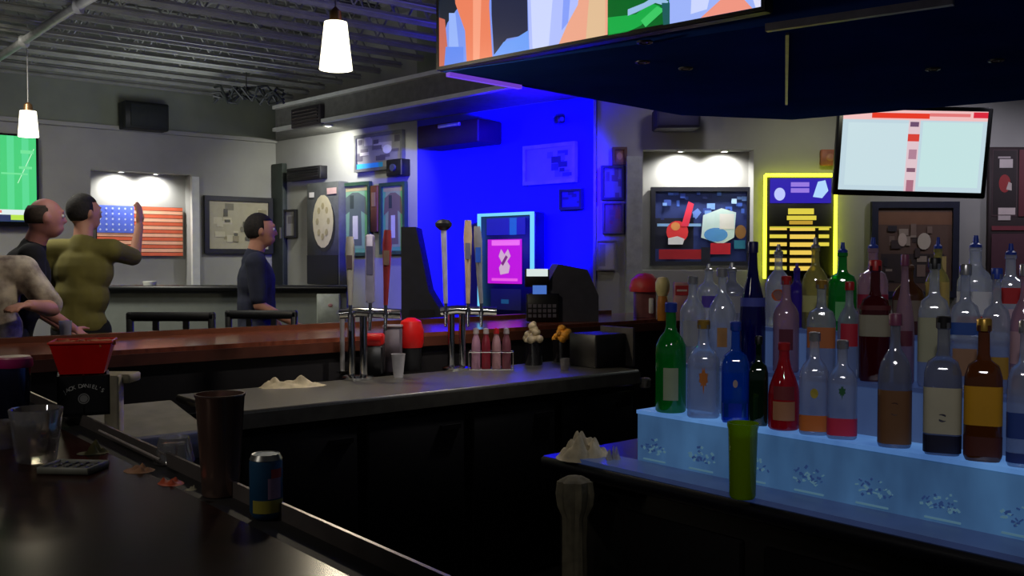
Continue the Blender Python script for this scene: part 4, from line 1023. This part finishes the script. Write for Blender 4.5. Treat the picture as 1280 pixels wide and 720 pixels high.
# speaker under canopy
t, w_, h_ = wt(W3, 819, 134, 874, 160, 'wall_speaker', 'navy black speaker above the right niche under the canopy', 'speaker', .3)
MB().box((0, .1, h_/2), (w_, .24, h_), bev=.01).build('speaker_box', M('speaker_navy', (14, 12, 40), .6), t)
MB().box((0, -.024, h_/2), (w_*.9, .01, h_*.8), bev=.003).build('grille', M('grille_navy', (20, 18, 50), .8), t)
MB().box((0, .25, h_*.8), (.06, .1, .06)).build('bracket', darkfr, t)
# neon menu board
t, w_, h_ = wt(W3, 957, 219, 1042, 348, 'neon_menu_board', 'lit menu board with yellow neon border and blue header', 'sign', .06)
MB().box((0, .02, h_/2), (w_, .04, h_), bev=.006).build('board', M('menu_black', (14, 14, 10), .5), t)
ye = E((228, 240, 40), 6.0)
mb = MB()
for (a, b) in (((-w_/2, .0), (-w_/2, h_)), ((-w_/2, h_), (w_/2, h_)), ((w_/2, h_), (w_/2, 0))): mb.tube([(a[0]*1.035, -.0, a[1]), (b[0]*1.035, -.0, b[1])], .013, 10)
mb.build('neon_tube', ye, t)
art('header', t, w_*.9, h_*.24, [(E((44, 28, 170), 1), R4(0, 0, 1, 1)), (E((190, 200, 255), 1), EL(.16, .36, .09, .26)), (E((150, 120, 225), 1), R4(.34, .42, .64, .6)), (E((150, 120, 225), 1), R4(.34, .66, .64, .84)), (E((175, 215, 255), 1), [(.7, .25), (.85, .2), (.95, .5), (.9, .92), (.78, .86)])], y=-.003, z=h_*.73, bg=black)
yl, yl2 = E((222, 205, 70), 1), E((236, 200, 84), 1)
sh = [(yl, R4(.3, .86, .72, .94)), (yl, R4(.28, .78, .76, .84)), (E((190, 150, 50), 1), R4(.32, .72, .7, .77))]
for k in range(6):
    v = .64-k*.11; sh += [(yl if k % 2 else yl2, R4(0, v, .28, v+.05)), (yl2, R4(.33, v-.01, .74, v+.05))]
    if k < 3: sh.append((yl, R4(.8, v, .97, v+.05)))
sh.append((E((200, 190, 60), 1), R4(0, .67, 1, .69)))
art('menu_lines', t, w_*.9, h_*.7, sh, y=-.003, z=h_*.02)
# right television (tilted forward)
tp = W3.rect(1042, 134, 1226, 246, .75)
t = T('wall_television', 'television with a white screen and red banner hung on the right wall', 'television', (tp[0].x, tp[0].y, tp[0].z), -.11, rx=.0)
w_, h_ = tp[1], tp[2]
t.rotation_euler = (.12, .035, -.10)
MB().box((0, .03, h_/2), (w_, .06, h_), bev=.01).build('housing', black, t)
MB().box((0, .42, h_*.6), (.06, .74, .06)).build('mount_arm', darkfr, t)
sh = [(E((190, 212, 222), 1.02), R4(0, 0, 1, 1)), (E((196, 218, 224), 1.05), R4(.04, .06, .48, .84)), (E((192, 222, 222), 1.05), R4(.56, .06, .97, .86)),
      (E((240, 190, 190), 1), R4(0, .88, 1, 1)), (E((230, 60, 40), 1), R4(.2, .90, .6, .965)), (E((215, 40, 60), 1), R4(.9, .92, 1, .99)), (E((225, 120, 120), 1), R4(.6, .93, .88, .97)),
      (E((224, 196, 204), 1), R4(.46, 0, .54, .88)), (E((110, 80, 110), 1), R4(.47, .80, .53, .86)), (E((215, 66, 56), 1), R4(.46, .62, .54, .71)), (E((176, 130, 150), 1), R4(.475, .40, .53, .52)), (E((130, 90, 110), 1), R4(.47, .24, .53, .29)), (E((170, 110, 130), 1), R4(.475, .0, .525, .14))]
art('display', t, w_-.07, h_-.07, sh, z=.04, y=-.001, bg=black)
# framed picture under it
picture(W3, (1088, 252, 1197, 372), 'framed_picture', 'large dark framed group photo below the right television', 'picture', C((92, 70, 58)), [(C((120, 84, 60)), R4(.0, .8, 1, .95)), (C((56, 46, 44)), R4(.05, .1, .9, .45))] + speckle(22, [(60, 48, 46), (120, 100, 88), (70, 34, 36), (150, 135, 120), (44, 40, 46)], 41, .05, .1, .85, .8, .08)+[(C((190, 172, 156)), EL(.33, .62, .06, .08)), (C((186, 176, 158)), EL(.62, .6, .09, .1)), (C((170, 150, 90)), R4(.78, .1, .92, .42))], fr=M('fr_navy', (30, 34, 54), .5), t_=.05)
# small red ornament left of the TV
t, w_, h_ = wt(W3, 1024, 187, 1046, 207, 'wall_ornament', 'small rust red plaque beside the television top left of it', 'plaque', .03)
MB().box((0, 0, h_/2), (w_, .04, h_), bev=.008).build('plaque_board', M('rust_plaque', (150, 88, 68), .6), t)
MB().ball((0, -.022, h_/2), (.03, .01, .03)).build('boss', M('rust_boss', (176, 120, 90), .5), t)
# right banner
t, w_, h_ = wt(W3, 1233, 184, 1330, 400, 'team_banner', 'dark brown banner with white lettering and a red helmet by the right edge', 'banner', .03)
MB().box((0, 0, h_/2), (w_, .03, h_), bev=.004).build('banner_board', M('banner_brown', (44, 30, 32), .7), t)
def tl(s, size, x, z, m): return text(s, size, m, t, (x, -.0165, z))
wh = M('banner_white', (190, 180, 180), .6)
art('banner_print', t, w_, h_, [(C((70, 50, 54)), R4(.04, .6, .36, .985)), (C((40, 30, 32)), R4(.05, .61, .35, .98)), (C((150, 48, 50)), EL(.2, .79, .075, .052)), (C((190, 176, 170)), [(.22, .755), (.29, .75), (.29, .79), (.25, .8)]), (C((196, 186, 184)), R4(.13, .88, .3, .93)), (C((170, 160, 160)), R4(.11, .935, .27, .945)), (C((205, 190, 186)), R4(.12, .61, .34, .65)), (C((190, 178, 176)), R4(.12, .578, .28, .605)),
    (C((120, 50, 60)), R4(.04, .52, 1, .545)), (C((96, 38, 46)), R4(.38, .6, 1, .985)), (C((84, 50, 60)), R4(.04, .05, 1, .5))], y=-.017)

# ------------------------------------------------------------------ half wall with dark cap, left middle
hx0, hx1 = P(95, 360, 8).x, P(433, 360, 8).x; zc = P(300, 360, 8).z
hw = struct(MB().box(((hx0+hx1)/2, 8.08, (zc-.02)/2), (hx1-hx0, .14, zc-.02)).build('wall_half', M('half_wall_paint', (118, 124, 118), .7, noise=.04), smooth=False))
struct(MB().box(((hx0+hx1)/2, 8.06, zc), (hx1-hx0+.04, .28, .04), bev=.008).build('trim_9', M('cap_dark', (22, 24, 26), .4)))
t = T('notice_panel', 'pale box panel on the half wall right of the walking man', 'panel', (P(411, 405, 7.97).x, 7.97, P(411, 405, 7.97).z))
hh2 = P(411, 367, 7.97).z-P(411, 405, 7.97).z
MB().box((0, .0, hh2/2), (.19, .06, hh2), bev=.006).build('panel_face', M('pale_panel', (178, 186, 176), .5), t)
MB().ball((.02, -.032, hh2*.62), (.02, .006, .015)).build('latch', C((180, 130, 130)), t)
# ledge lights on the half wall
t = T('table_candle', 'small pale lit candle holder on the half wall ledge under the flag', 'candle', (P(187, 357, 8.06).x, 8.06, zc+.021))
MB().lathe([(0, 0), (.05, 0), (.055, .03), (.05, .035), (.045, .01), (0, .01)], 18).build('dish', white, t)
MB().lathe([(0, .01), (.03, .01), (.03, .03), (0, .032)], 14).build('wax', M('wax', (220, 215, 200), .5), t)

# ------------------------------------------------------------------ bar stools
def stool(px, Y, label, wpx, topy):
    x = P(px, 400, Y).x; zt = P(px, topy, Y).z; w_ = wpx*Y/F
    t = T('bar_stool', label, 'bar stool', (x, Y, 0), group='black bar stools behind the far bar')
    lm = M('stool_black', (18, 20, 24), .5)
    MB().box((0, .0, .77), (w_*.86, .36, .05), bev=.015).build('seat', M('seat_vinyl', (30, 26, 26), .5), t)
    for sx in (-1, 1):
        for sy in (-1, 1):
            MB().cyl((sx*w_*.38, sy*.15, .75), (sx*w_*.44, sy*.19, 0), .018, .015, 10).build('leg', lm, t)
    mb = MB()
    for (a, b) in (((-.42, -.17), (.42, -.17)), ((.42, -.17), (.42, .17)), ((.42, .17), (-.42, .17)), ((-.42, .17), (-.42, -.17))): mb.tube([(a[0]*w_, a[1], .28), (b[0]*w_, b[1], .28)], .012, 8)
    mb.build('foot_ring', lm, t)
    yb = -.17
    MB().box((0, yb, zt-.025), (w_, .035, .05), bev=.012).build('top_rail', lm, t)
    for sx in (-1, 1): MB().box((sx*(w_/2-.02), yb, (.75+zt)/2), (.035, .035, zt-.75), bev=.008).build('back_post', lm, t)
    for sx in (-.17, .17): MB().box((sx*w_, yb, (.8+zt)/2-.02), (.03, .02, zt-.84)).build('back_slat', lm, t)
    MB().box((0, yb, .84), (w_*.9, .02, .04)).build('lower_rail', lm, t)
stool(227, 5.4, 'black bar stool with slatted back left of the walking man', 108, 388)
stool(336, 5.75, 'black bar stool with slatted back in front of the walking man', 88, 386)

# ------------------------------------------------------------------ pendants
def pendant(px, y0, y1, wt_, wb, Y, label, power):
    zt, zb = P(px, y0, Y).z, P(px, y1, Y).z; x = P(px, 200, Y).x
    t = T('pendant_lamp', label, 'pendant lamp', (x, Y, zb), group='frosted cone pendant lamps')
    k = Y/F; h_ = zt-zb; rt, rb = wt_*k/2, wb*k/2
    MB().lathe([(rb, 0), (rt, h_), (rt*.5, h_+.004), (rt*.5, h_), (rt*.97, h_-.003), (rb*.97, 0)], 32).build('glass_shade', E((255, 246, 214), 3.2), t)
    MB().lathe([(rt*.6, h_), (rt*.5, h_+.05), (.006, h_+.07)], 16).build('cap', M('brass_cap', (120, 90, 60), .35, .8), t)
    MB().cyl((0, 0, h_+.05), (0, 0, 3.6-zb), .004, n=8).build('cord', M('cord_grey', (130, 128, 124), .5), t)
    MB().ball((0, 0, h_*.5), .03).build('bulb', E((255, 240, 200), 6), t)
    lamp('POINT', (x, Y, zb-.05), power, (1, .86, .62), None, .05, name='pendant_light')
pendant(420.5, 28, 87, 28, 41, 4.45, 'lit frosted cone pendant above the far bar left of the video screen', 30)
pendant(36, 139, 171, 19, 24, 7.4, 'lit frosted cone pendant above the soccer television', 5)

# ------------------------------------------------------------------ ceiling services
t = T('conduit_pipe', 'pale conduit pipe crossing below the joists at the top left', 'pipe', (0, 0, 0))
a_, b_ = G(8, 66, 3.06), G(150, -25, 3.06)
t.location = (a_.x, a_.y, a_.z); v = b_-a_; MB().tube([(-v.x*.5, -v.y*.5, 0), (0, 0, 0), (v.x*.5, v.y*.5, .01), (v.x, v.y, 0)], .03, 10).build('pipe', M('pipe_grey', (140, 140, 138), .5), t)
for k in (.2, .7): MB().cyl((v.x*k-.02, v.y*k, 0), (v.x*k+.02, v.y*k, 0), .045, n=12).build('coupling', M('pipe_grey', (140, 140, 138), .5), t)
rnd = random.Random(3)
q = P(308, 120, 8.6)
t = T('cable_bundle', 'tangled black cables hanging below the joists beside the soffit', 'cables', q)
for k in range(7):
    pts = []; x = -.3
    while x < .35:
        pts.append((x, rnd.uniform(-.08, .08), rnd.uniform(-.07, .09))); x += .07
    MB().tube(pts, .012, 6).build('cable', M('cable_black', (20, 24, 22), .6), t)
MB().cyl((0, 0, .0), (0, 0, 3.14-q.z), .006, n=6).build('hanger', darkfr, t)
# dark vent on the soffit face
sa = Vector((-2.39, 9.78, 0)); WS = W(sa, sa+sd)
t, w_, h_ = wt(WS, 368, 134, 404, 158, 'soffit_vent', 'dark air vent on the soffit face near its far end', 'vent', .03)
MB().box((0, 0, h_/2), (w_, .05, h_), bev=.004).build('vent_frame', M('vent_dark', (46, 42, 46), .6), t)
mb = MB()
for k in range(5): mb.box((0, -.03, h_*(.15+.17*k)), (w_*.86, .01, h_*.07), rx=.5)
mb.build('louvres', darkfr, t)
# small security cameras
for (px, py, wl, lb) in [(699, 150, W3, ''), ]:
    p = WB.pt(699, 150, .1)
    t = T('security_camera', 'tiny dark security camera at the top of the wall beside the blue wall', 'camera', p, .3)
    MB().box((0, 0, 0), (.07, .1, .06), bev=.01).build('camera_body', black, t)
    MB().cyl((0, -.05, 0), (0, -.065, 0), .02, n=14).build('lens', M('lens_glass', (60, 65, 80), .1), t)
    MB().box((.0, .07, .03), (.02, .08, .02)).build('bracket', M('clip_metal', (190, 190, 210), .3, .7), t)

# ------------------------------------------------------------------ right side items on the wood bar (behind the bottles)
base = G(806, 398, 1.07)
def onbar(px, y_=6.05): 
    p = P(px, 400, y_); p.z = 1.0708; return p
p = onbar(806, 6.35)
t = T('drink_dispenser', 'dispenser with a red rounded top at the bar corner', 'dispenser', p)
MB().lathe([(0, 0), (.07, 0), (.07, .18), (0, .18)], 24, sq=.5).build('dispenser_body', M('disp_body', (120, 70, 72), .5), t)
MB().lathe([(0, .17), (.1, .17), (.105, .2), (.09, .25), (.05, .285), (0, .295)], 24).build('red_top', M('disp_red', (215, 60, 60), .45), t)
MB().box((.03, -.085, .08), (.03, .03, .1), bev=.006).build('tap', white, t)
p = onbar(828, 6.0)
t = T('lidded_bottle', 'cream topped squeeze bottle with an amber body at the bar corner', 'bottle', p)
MB().lathe([(0, 0), (.03, 0), (.034, .02), (.034, .12), (.026, .16), (0, .16)], 20).build('bottle_body', M('amber_plastic', (190, 120, 40), .4), t)
MB().lathe([(0, .15), (.03, .155), (.045, .19), (.045, .24), (.03, .27), (0, .275)], 20).build('cream_top', M('cream_plastic', (225, 210, 150), .5), t)
p = onbar(851, 6.0)
t = T('small_carton', 'white and red carton right of the cream topped bottle', 'carton', p)
MB().box((0, 0, .12), (.09, .06, .24), bev=.004).build('carton_body', M('carton_pink', (200, 150, 155), .6), t)
art('carton_print', t, .08, .06, [(C((196, 50, 60)), R4(0, 0, 1, 1)), (C((220, 200, 200)), R4(.1, .4, .9, .6))], y=-.032, z=.16)
# straw of hardware on the far bar: coaster and glasses
p = G(470, 408, 1.07)
# drinks near the patterned shirt man
p = P(82, 420, 4.3); p.z = 1.0708
q = G(82, 423, 1.07); q.z = 1.0708
t = T('beer_glass', 'small pale glass on the far bar beside the patterned shirt man', 'glass', q)
MB().lathe([(0, 0), (.024, 0), (.03, .085), (.028, .085), (.022, .01), (0, .01)], 24).build('glass_wall', GL('pale_beer_glass', (210, 210, 225), haze=.5), t)
MB().lathe([(0, .011), (.0215, .011), (.026, .07), (0, .07)], 20).build('drink', GL('pale_drink', (200, 200, 215), haze=.6), t)

# ------------------------------------------------------------------ people
skinm = M('skin', (190, 135, 112), .55, noise=.06, scale=8)
hairm = M('dark_hair', (32, 26, 24), .8, noise=.3, scale=60, bump=.4)
def capsule(mb, a, b, ra, rb): 
    a, b = Vector(a), Vector(b); mb.cyl(a, b, ra, rb, 14); mb.ball(a, ra, 14); mb.ball(b, rb, 14)
def remesh(o, vox, smooth=4):
    m = o.modifiers.new('remesh', 'REMESH'); m.mode = 'VOXEL'; m.voxel_size = vox; m.use_smooth_shade = True
    s_ = o.modifiers.new('smooth', 'SMOOTH'); s_.factor = .5; s_.iterations = smooth
def hand(mb, wrist, dirv, palm_n, s_=1):
    d = Vector(dirv).normalized(); n_ = Vector(palm_n); n_ = (n_-d*n_.dot(d)).normalized(); side = d.cross(n_)
    w0 = Vector(wrist)
    R = Matrix((side, d, n_)).transposed()
    mb.ball(w0+d*.05, (.036, .05, .016), 12, rot=R)
    for k, (o_, L_) in enumerate(((-.028, .062), (-.010, .075), (.009, .07), (.027, .055))):
        a = w0+side*o_+d*.085; b = a+d*L_*.5+n_*.006; c = b+d*L_*.42+n_*.018
        capsule(mb, a, b, .0095, .009); capsule(mb, b, c, .009, .0075)
    a = w0+side*-.03+d*.03; b = a+side*-.03+d*.03+n_*.01; c = b+d*.028-side*.004+n_*.01
    capsule(mb, a, b, .012, .0105); capsule(mb, b, c, .0105, .008)
def person(loc, rz, label, J, shirt, pants, hair=hairm, sleeve=.55, headrot=0, skin=skinm, bald=False, seated=False, scale=1, shoes=None, belly=0, shirtprint=None):
    t = T('person', label, 'person', loc, rz); t.scale = (scale,)*3
    g = lambda k: Vector(J[k])
    mb = MB()
    hip, chest, neck, head = g('hip'), g('chest'), g('neck'), g('head')
    capsule(mb, hip, hip.lerp(chest, .5), .115, .12); mb.ball(hip, (.16, .115, .13)); mb.ball(hip.lerp(chest, .5), (.15, .11, .16)); mb.ball(chest, (.175, .115, .17))
    capsule(mb, g('shl'), g('shr'), .06, .06)
    up = (head-neck).normalized()
    capsule(mb, neck-up*.05, head-up*.04, .062, .056)
    HR = Matrix.Rotation(headrot, 3, 'Z')
    mb.ball(head, (.076, .097, .108), 20, rot=HR); mb.ball(head+HR @ Vector((0, .03, -.055)), (.056, .062, .06), 16, rot=HR)   # skull, jaw
    capsule(mb, head+HR @ Vector((0, .092, .012)), head+HR @ Vector((0, .104, -.022)), .008, .0115)                          # nose
    mb.ball(head+HR @ Vector((0, .088, -.058)), (.024, .01, .007), 10, rot=HR); mb.ball(head+HR @ Vector((0, .085, -.07)), (.02, .01, .007), 10, rot=HR)  # lips
    mb.ball(head+HR @ Vector((0, .088, .035)), (.05, .012, .009), 10, rot=HR)                                                   # brow
    for sx in (-1, 1): mb.ball(head+HR @ Vector((sx*.078, -.004, -.006)), (.012, .02, .032), 10, rot=HR)
    for s_, pn in (('l', 1), ('r', -1)):
        capsule(mb, g('sh'+s_), g('el'+s_), .052, .040); capsule(mb, g('el'+s_), g('wr'+s_), .040, .026)
        hand(mb, g('wr'+s_), J.get('hd'+s_, tuple(g('wr'+s_)-g('el'+s_))), J.get('pn'+s_, (0, 1, 0)))
        capsule(mb, g('hp'+s_), g('kn'+s_), .085, .055); capsule(mb, g('kn'+s_), g('an'+s_), .055, .038)
        f = g('an'+s_); tf = Vector(J.get('toe'+s_, (0, .16, -.04))); capsule(mb, f+Vector((0, -.03, -.045)), f+tf, .035, .028)
    body = mb.build('body', skin, t); remesh(body, .0085)
    for sx in (-1, 1):
        MB().ball(head+HR @ Vector((sx*.032, .083, .008)), .012, 10).build('eye', M('eye_white', (200, 195, 190), .3), t)
        MB().ball(head+HR @ Vector((sx*.032, .0925, .008)), .0055, 8).build('pupil', black, t)
    # hair cap
    mb = MB()
    if bald: mb.ball(head+HR @ Vector((0, -.022, .004)), (.081, .088, .095), 18, rot=HR)
    else: mb.ball(head+HR @ Vector((0, -.016, .02)), (.085, .102, .106), 20, rot=HR)
    hh_ = mb.build('hair', hair, t)
    # carve the face opening out of the hair shell
    me = hh_.data
    import bmesh
    bm = bmesh.new(); bm.from_mesh(me)
    inv = HR.transposed(); dl = []
    for v in bm.verts:
        l = inv @ (v.co-head)
        lim = .062 if not bald else .01
        if (l.y > .02 and l.z < lim) or l.z < -.055 or (bald and l.z > .075) or (bald and l.y > .03): dl.append(v)
    bmesh.ops.delete(bm, geom=dl, context='VERTS'); bm.to_mesh(me); bm.free()
    so = hh_.modifiers.new('thick', 'SOLIDIFY'); so.thickness = .012
    # shirt
    mb = MB(); q_ = .016
    mb.ball(hip+Vector((0, 0, -.01)), (.16+q_, .115+q_, .13)); mb.ball(hip.lerp(chest, .5), (.16+q_+belly, .12+q_+belly, .17)); mb.ball(chest, (.178+q_, .118+q_, .175))
    capsule(mb, hip, chest, .13+belly, .13)
    capsule(mb, g('shl'), g('shr'), .075, .075); capsule(mb, neck-up*.07, neck-up*.02, .08, .072)
    for s_ in 'lr':
        e = g('sh'+s_).lerp(g('el'+s_), min(1, sleeve/.55) if sleeve <= .55 else 1)
        capsule(mb, g('sh'+s_), e, .07, .06)
        if sleeve > .55: capsule(mb, g('el'+s_), g('wr'+s_).lerp(g('el'+s_), 1-(sleeve-.55)/.45), .056, .042)
    sh_ = mb.build('shirt', shirt, t); remesh(sh_, .011)
    mb = MB(); mb.ball(hip+Vector((0, 0, -.06)), (.168, .128, .12))
    for s_ in 'lr':
        capsule(mb, g('hp'+s_), g('kn'+s_), .1, .072); capsule(mb, g('kn'+s_), g('an'+s_)+Vector((0, 0, .03)), .072, .06)
    remesh(mb.build('trousers', pants, t), .012)
    for s_ in 'lr':
        f = g('an'+s_); tf = Vector(J.get('toe'+s_, (0, .16, -.04))); mb = MB(); capsule(mb, f+Vector((0, -.035, -.04)), f+tf, .045, .036); mb.ball(f, .05)
        remesh(mb.build('shoe', shoes or black, t), .01)
    return t
STAND = dict(hip=(0, 0, .97), chest=(0, 0, 1.30), neck=(0, -.005, 1.50), head=(0, .02, 1.655), shl=(-.185, 0, 1.43), shr=(.185, 0, 1.43),
    ell=(-.25, -.02, 1.13), elr=(.25, -.02, 1.13), wrl=(-.26, .1, .88), wrr=(.26, .1, .88), hpl=(-.09, 0, .92), hpr=(.09, 0, .92),
    knl=(-.11, .02, .5), knr=(.11, .02, .5), anl=(-.12, -.02, .09), anr=(.12, -.02, .09))
# olive shirt: back to us, right arm raised forward of the flag
J = dict(STAND); 
J.update(elr=(.235, .23, 1.385), wrr=(.25, .28, 1.60), hdr=(.02, .03, 1), pnr=(-1, .2, 0), wrl=(-.18, .26, 1.02), ell=(-.26, .03, 1.14), hip=(-.02, -.02, .97), head=(.0, .03, 1.67), hpl=(-.11, 0, .92), hpr=(.07, 0, .92))
Yo = 6.5; xo = P(104, 300, Yo).x
person((xo, Yo, 0), -.0, 'man in an olive shirt seen from behind raising his right arm before the flag', J, M('olive_shirt', (112, 104, 48), .9, noise=.1, scale=10, bump=.2), M('black_trousers', (14, 14, 18), .9), headrot=-.7, sleeve=.5, scale=1.06)
# navy shirt leaning man, left
J = dict(STAND)
J.update(hip=(-.10, -.05, .97), chest=(-.02, .05, 1.27), neck=(.02, .10, 1.45), head=(.05, .16, 1.60), shl=(-.2, .06, 1.39), shr=(.17, .1, 1.38), elr=(.23, .12, 1.12), wrr=(.16, .3, .98), ell=(-.27, .04, 1.1), wrl=(-.2, .24, .95), hpl=(-.17, -.03, .92), hpr=(.0, -.03, .92))
Yn = 5.75; xn = P(50, 300, Yn).x
person((xn-.15, Yn, 0), -1.2, 'balding man in a black navy shirt leaning between the olive shirt and the bar', J, M('navy_shirt', (9, 9, 17), .9, noise=.1, scale=10, bump=.2), M('dark_jeans', (18, 20, 30), .9), headrot=.2, bald=True, hair=M('brown_hair', (58, 44, 36), .8, noise=.3, scale=60), sleeve=.5, scale=1.065, skin=M('skin_pink', (186, 126, 118), .55, noise=.06, scale=8))
# walking man, right
J = dict(STAND)
J.update(elr=(.22, .02, 1.14), wrr=(.22, .25, 1.02), ell=(-.22, -.06, 1.14), wrl=(-.2, .15, .98), knl=(-.1, .16, .5), anl=(-.1, .28, .1), knr=(.1, .02, .5), anr=(.1, -.24, .14), head=(0, .035, 1.655), toer=(0, .12, -.06))
Yw = 6.7; xw = P(320, 300, Yw).x
person((xw, Yw, 0), -PI/2+.25, 'dark haired man in a blue grey shirt walking right behind the stools', J, M('slate_shirt', (42, 46, 68), .9, noise=.15, scale=10, bump=.2), M('black_trousers', (14, 14, 18), .9), sleeve=.45, headrot=.05, scale=1.0)
# patterned shirt man seated at left edge
J = dict(STAND)
J.update(hip=(0, 0, .84), chest=(0, .07, 1.16), neck=(0, .13, 1.33), head=(0, .2, 1.48), shl=(-.2, .09, 1.28), shr=(.2, .09, 1.28), ell=(-.32, .16, 1.10), wrl=(-.2, .38, 1.125), elr=(.34, .14, 1.1), wrr=(.2, .36, 1.125), hdl=(.6, .8, 0), hdr=(-.6, .8, 0), pnl=(0, 0, -1), pnr=(0, 0, -1),
    hpl=(-.1, .03, .80), hpr=(.1, .03, .80), knl=(-.13, .34, .72), knr=(.13, .34, .72), anl=(-.13, .30, .34), anr=(.13, .30, .34))
Ys = 4.98
def shirt_check():
    m = M('patterned_shirt', (190, 180, 165), .9, noise=.25, scale=16, tint=(112, 98, 90), bump=.2); return m
person((-2.79, Ys, 0), PI+.55, 'man in a pale patterned shirt leaning on the bar at the left picture edge', J, shirt_check(), M('khaki', (70, 62, 52), .9), sleeve=.5, belly=.03, headrot=.1, scale=1.09)
t = T('bar_stool', 'backless round stool under the man in the patterned shirt', 'bar stool', (-2.79, Ys, 0))
MB().lathe([(0, .66), (.18, .66), (.19, .69), (.18, .715), (0, .715)], 28).build('seat', M('seat_vinyl', (30, 26, 26), .5), t)
for k in range(4):
    a = k*PI/2+.4; MB().cyl((.12*math.cos(a), .12*math.sin(a), .66), (.2*math.cos(a), .2*math.sin(a), 0), .016, .014, 10).build('leg', M('stool_black', (18, 20, 24), .5), t)
MB().tube([(.17*math.cos(i*PI/8), .17*math.sin(i*PI/8), .3) for i in range(17)], .01, 8).build('foot_ring', M('stool_black', (18, 20, 24), .5), t)
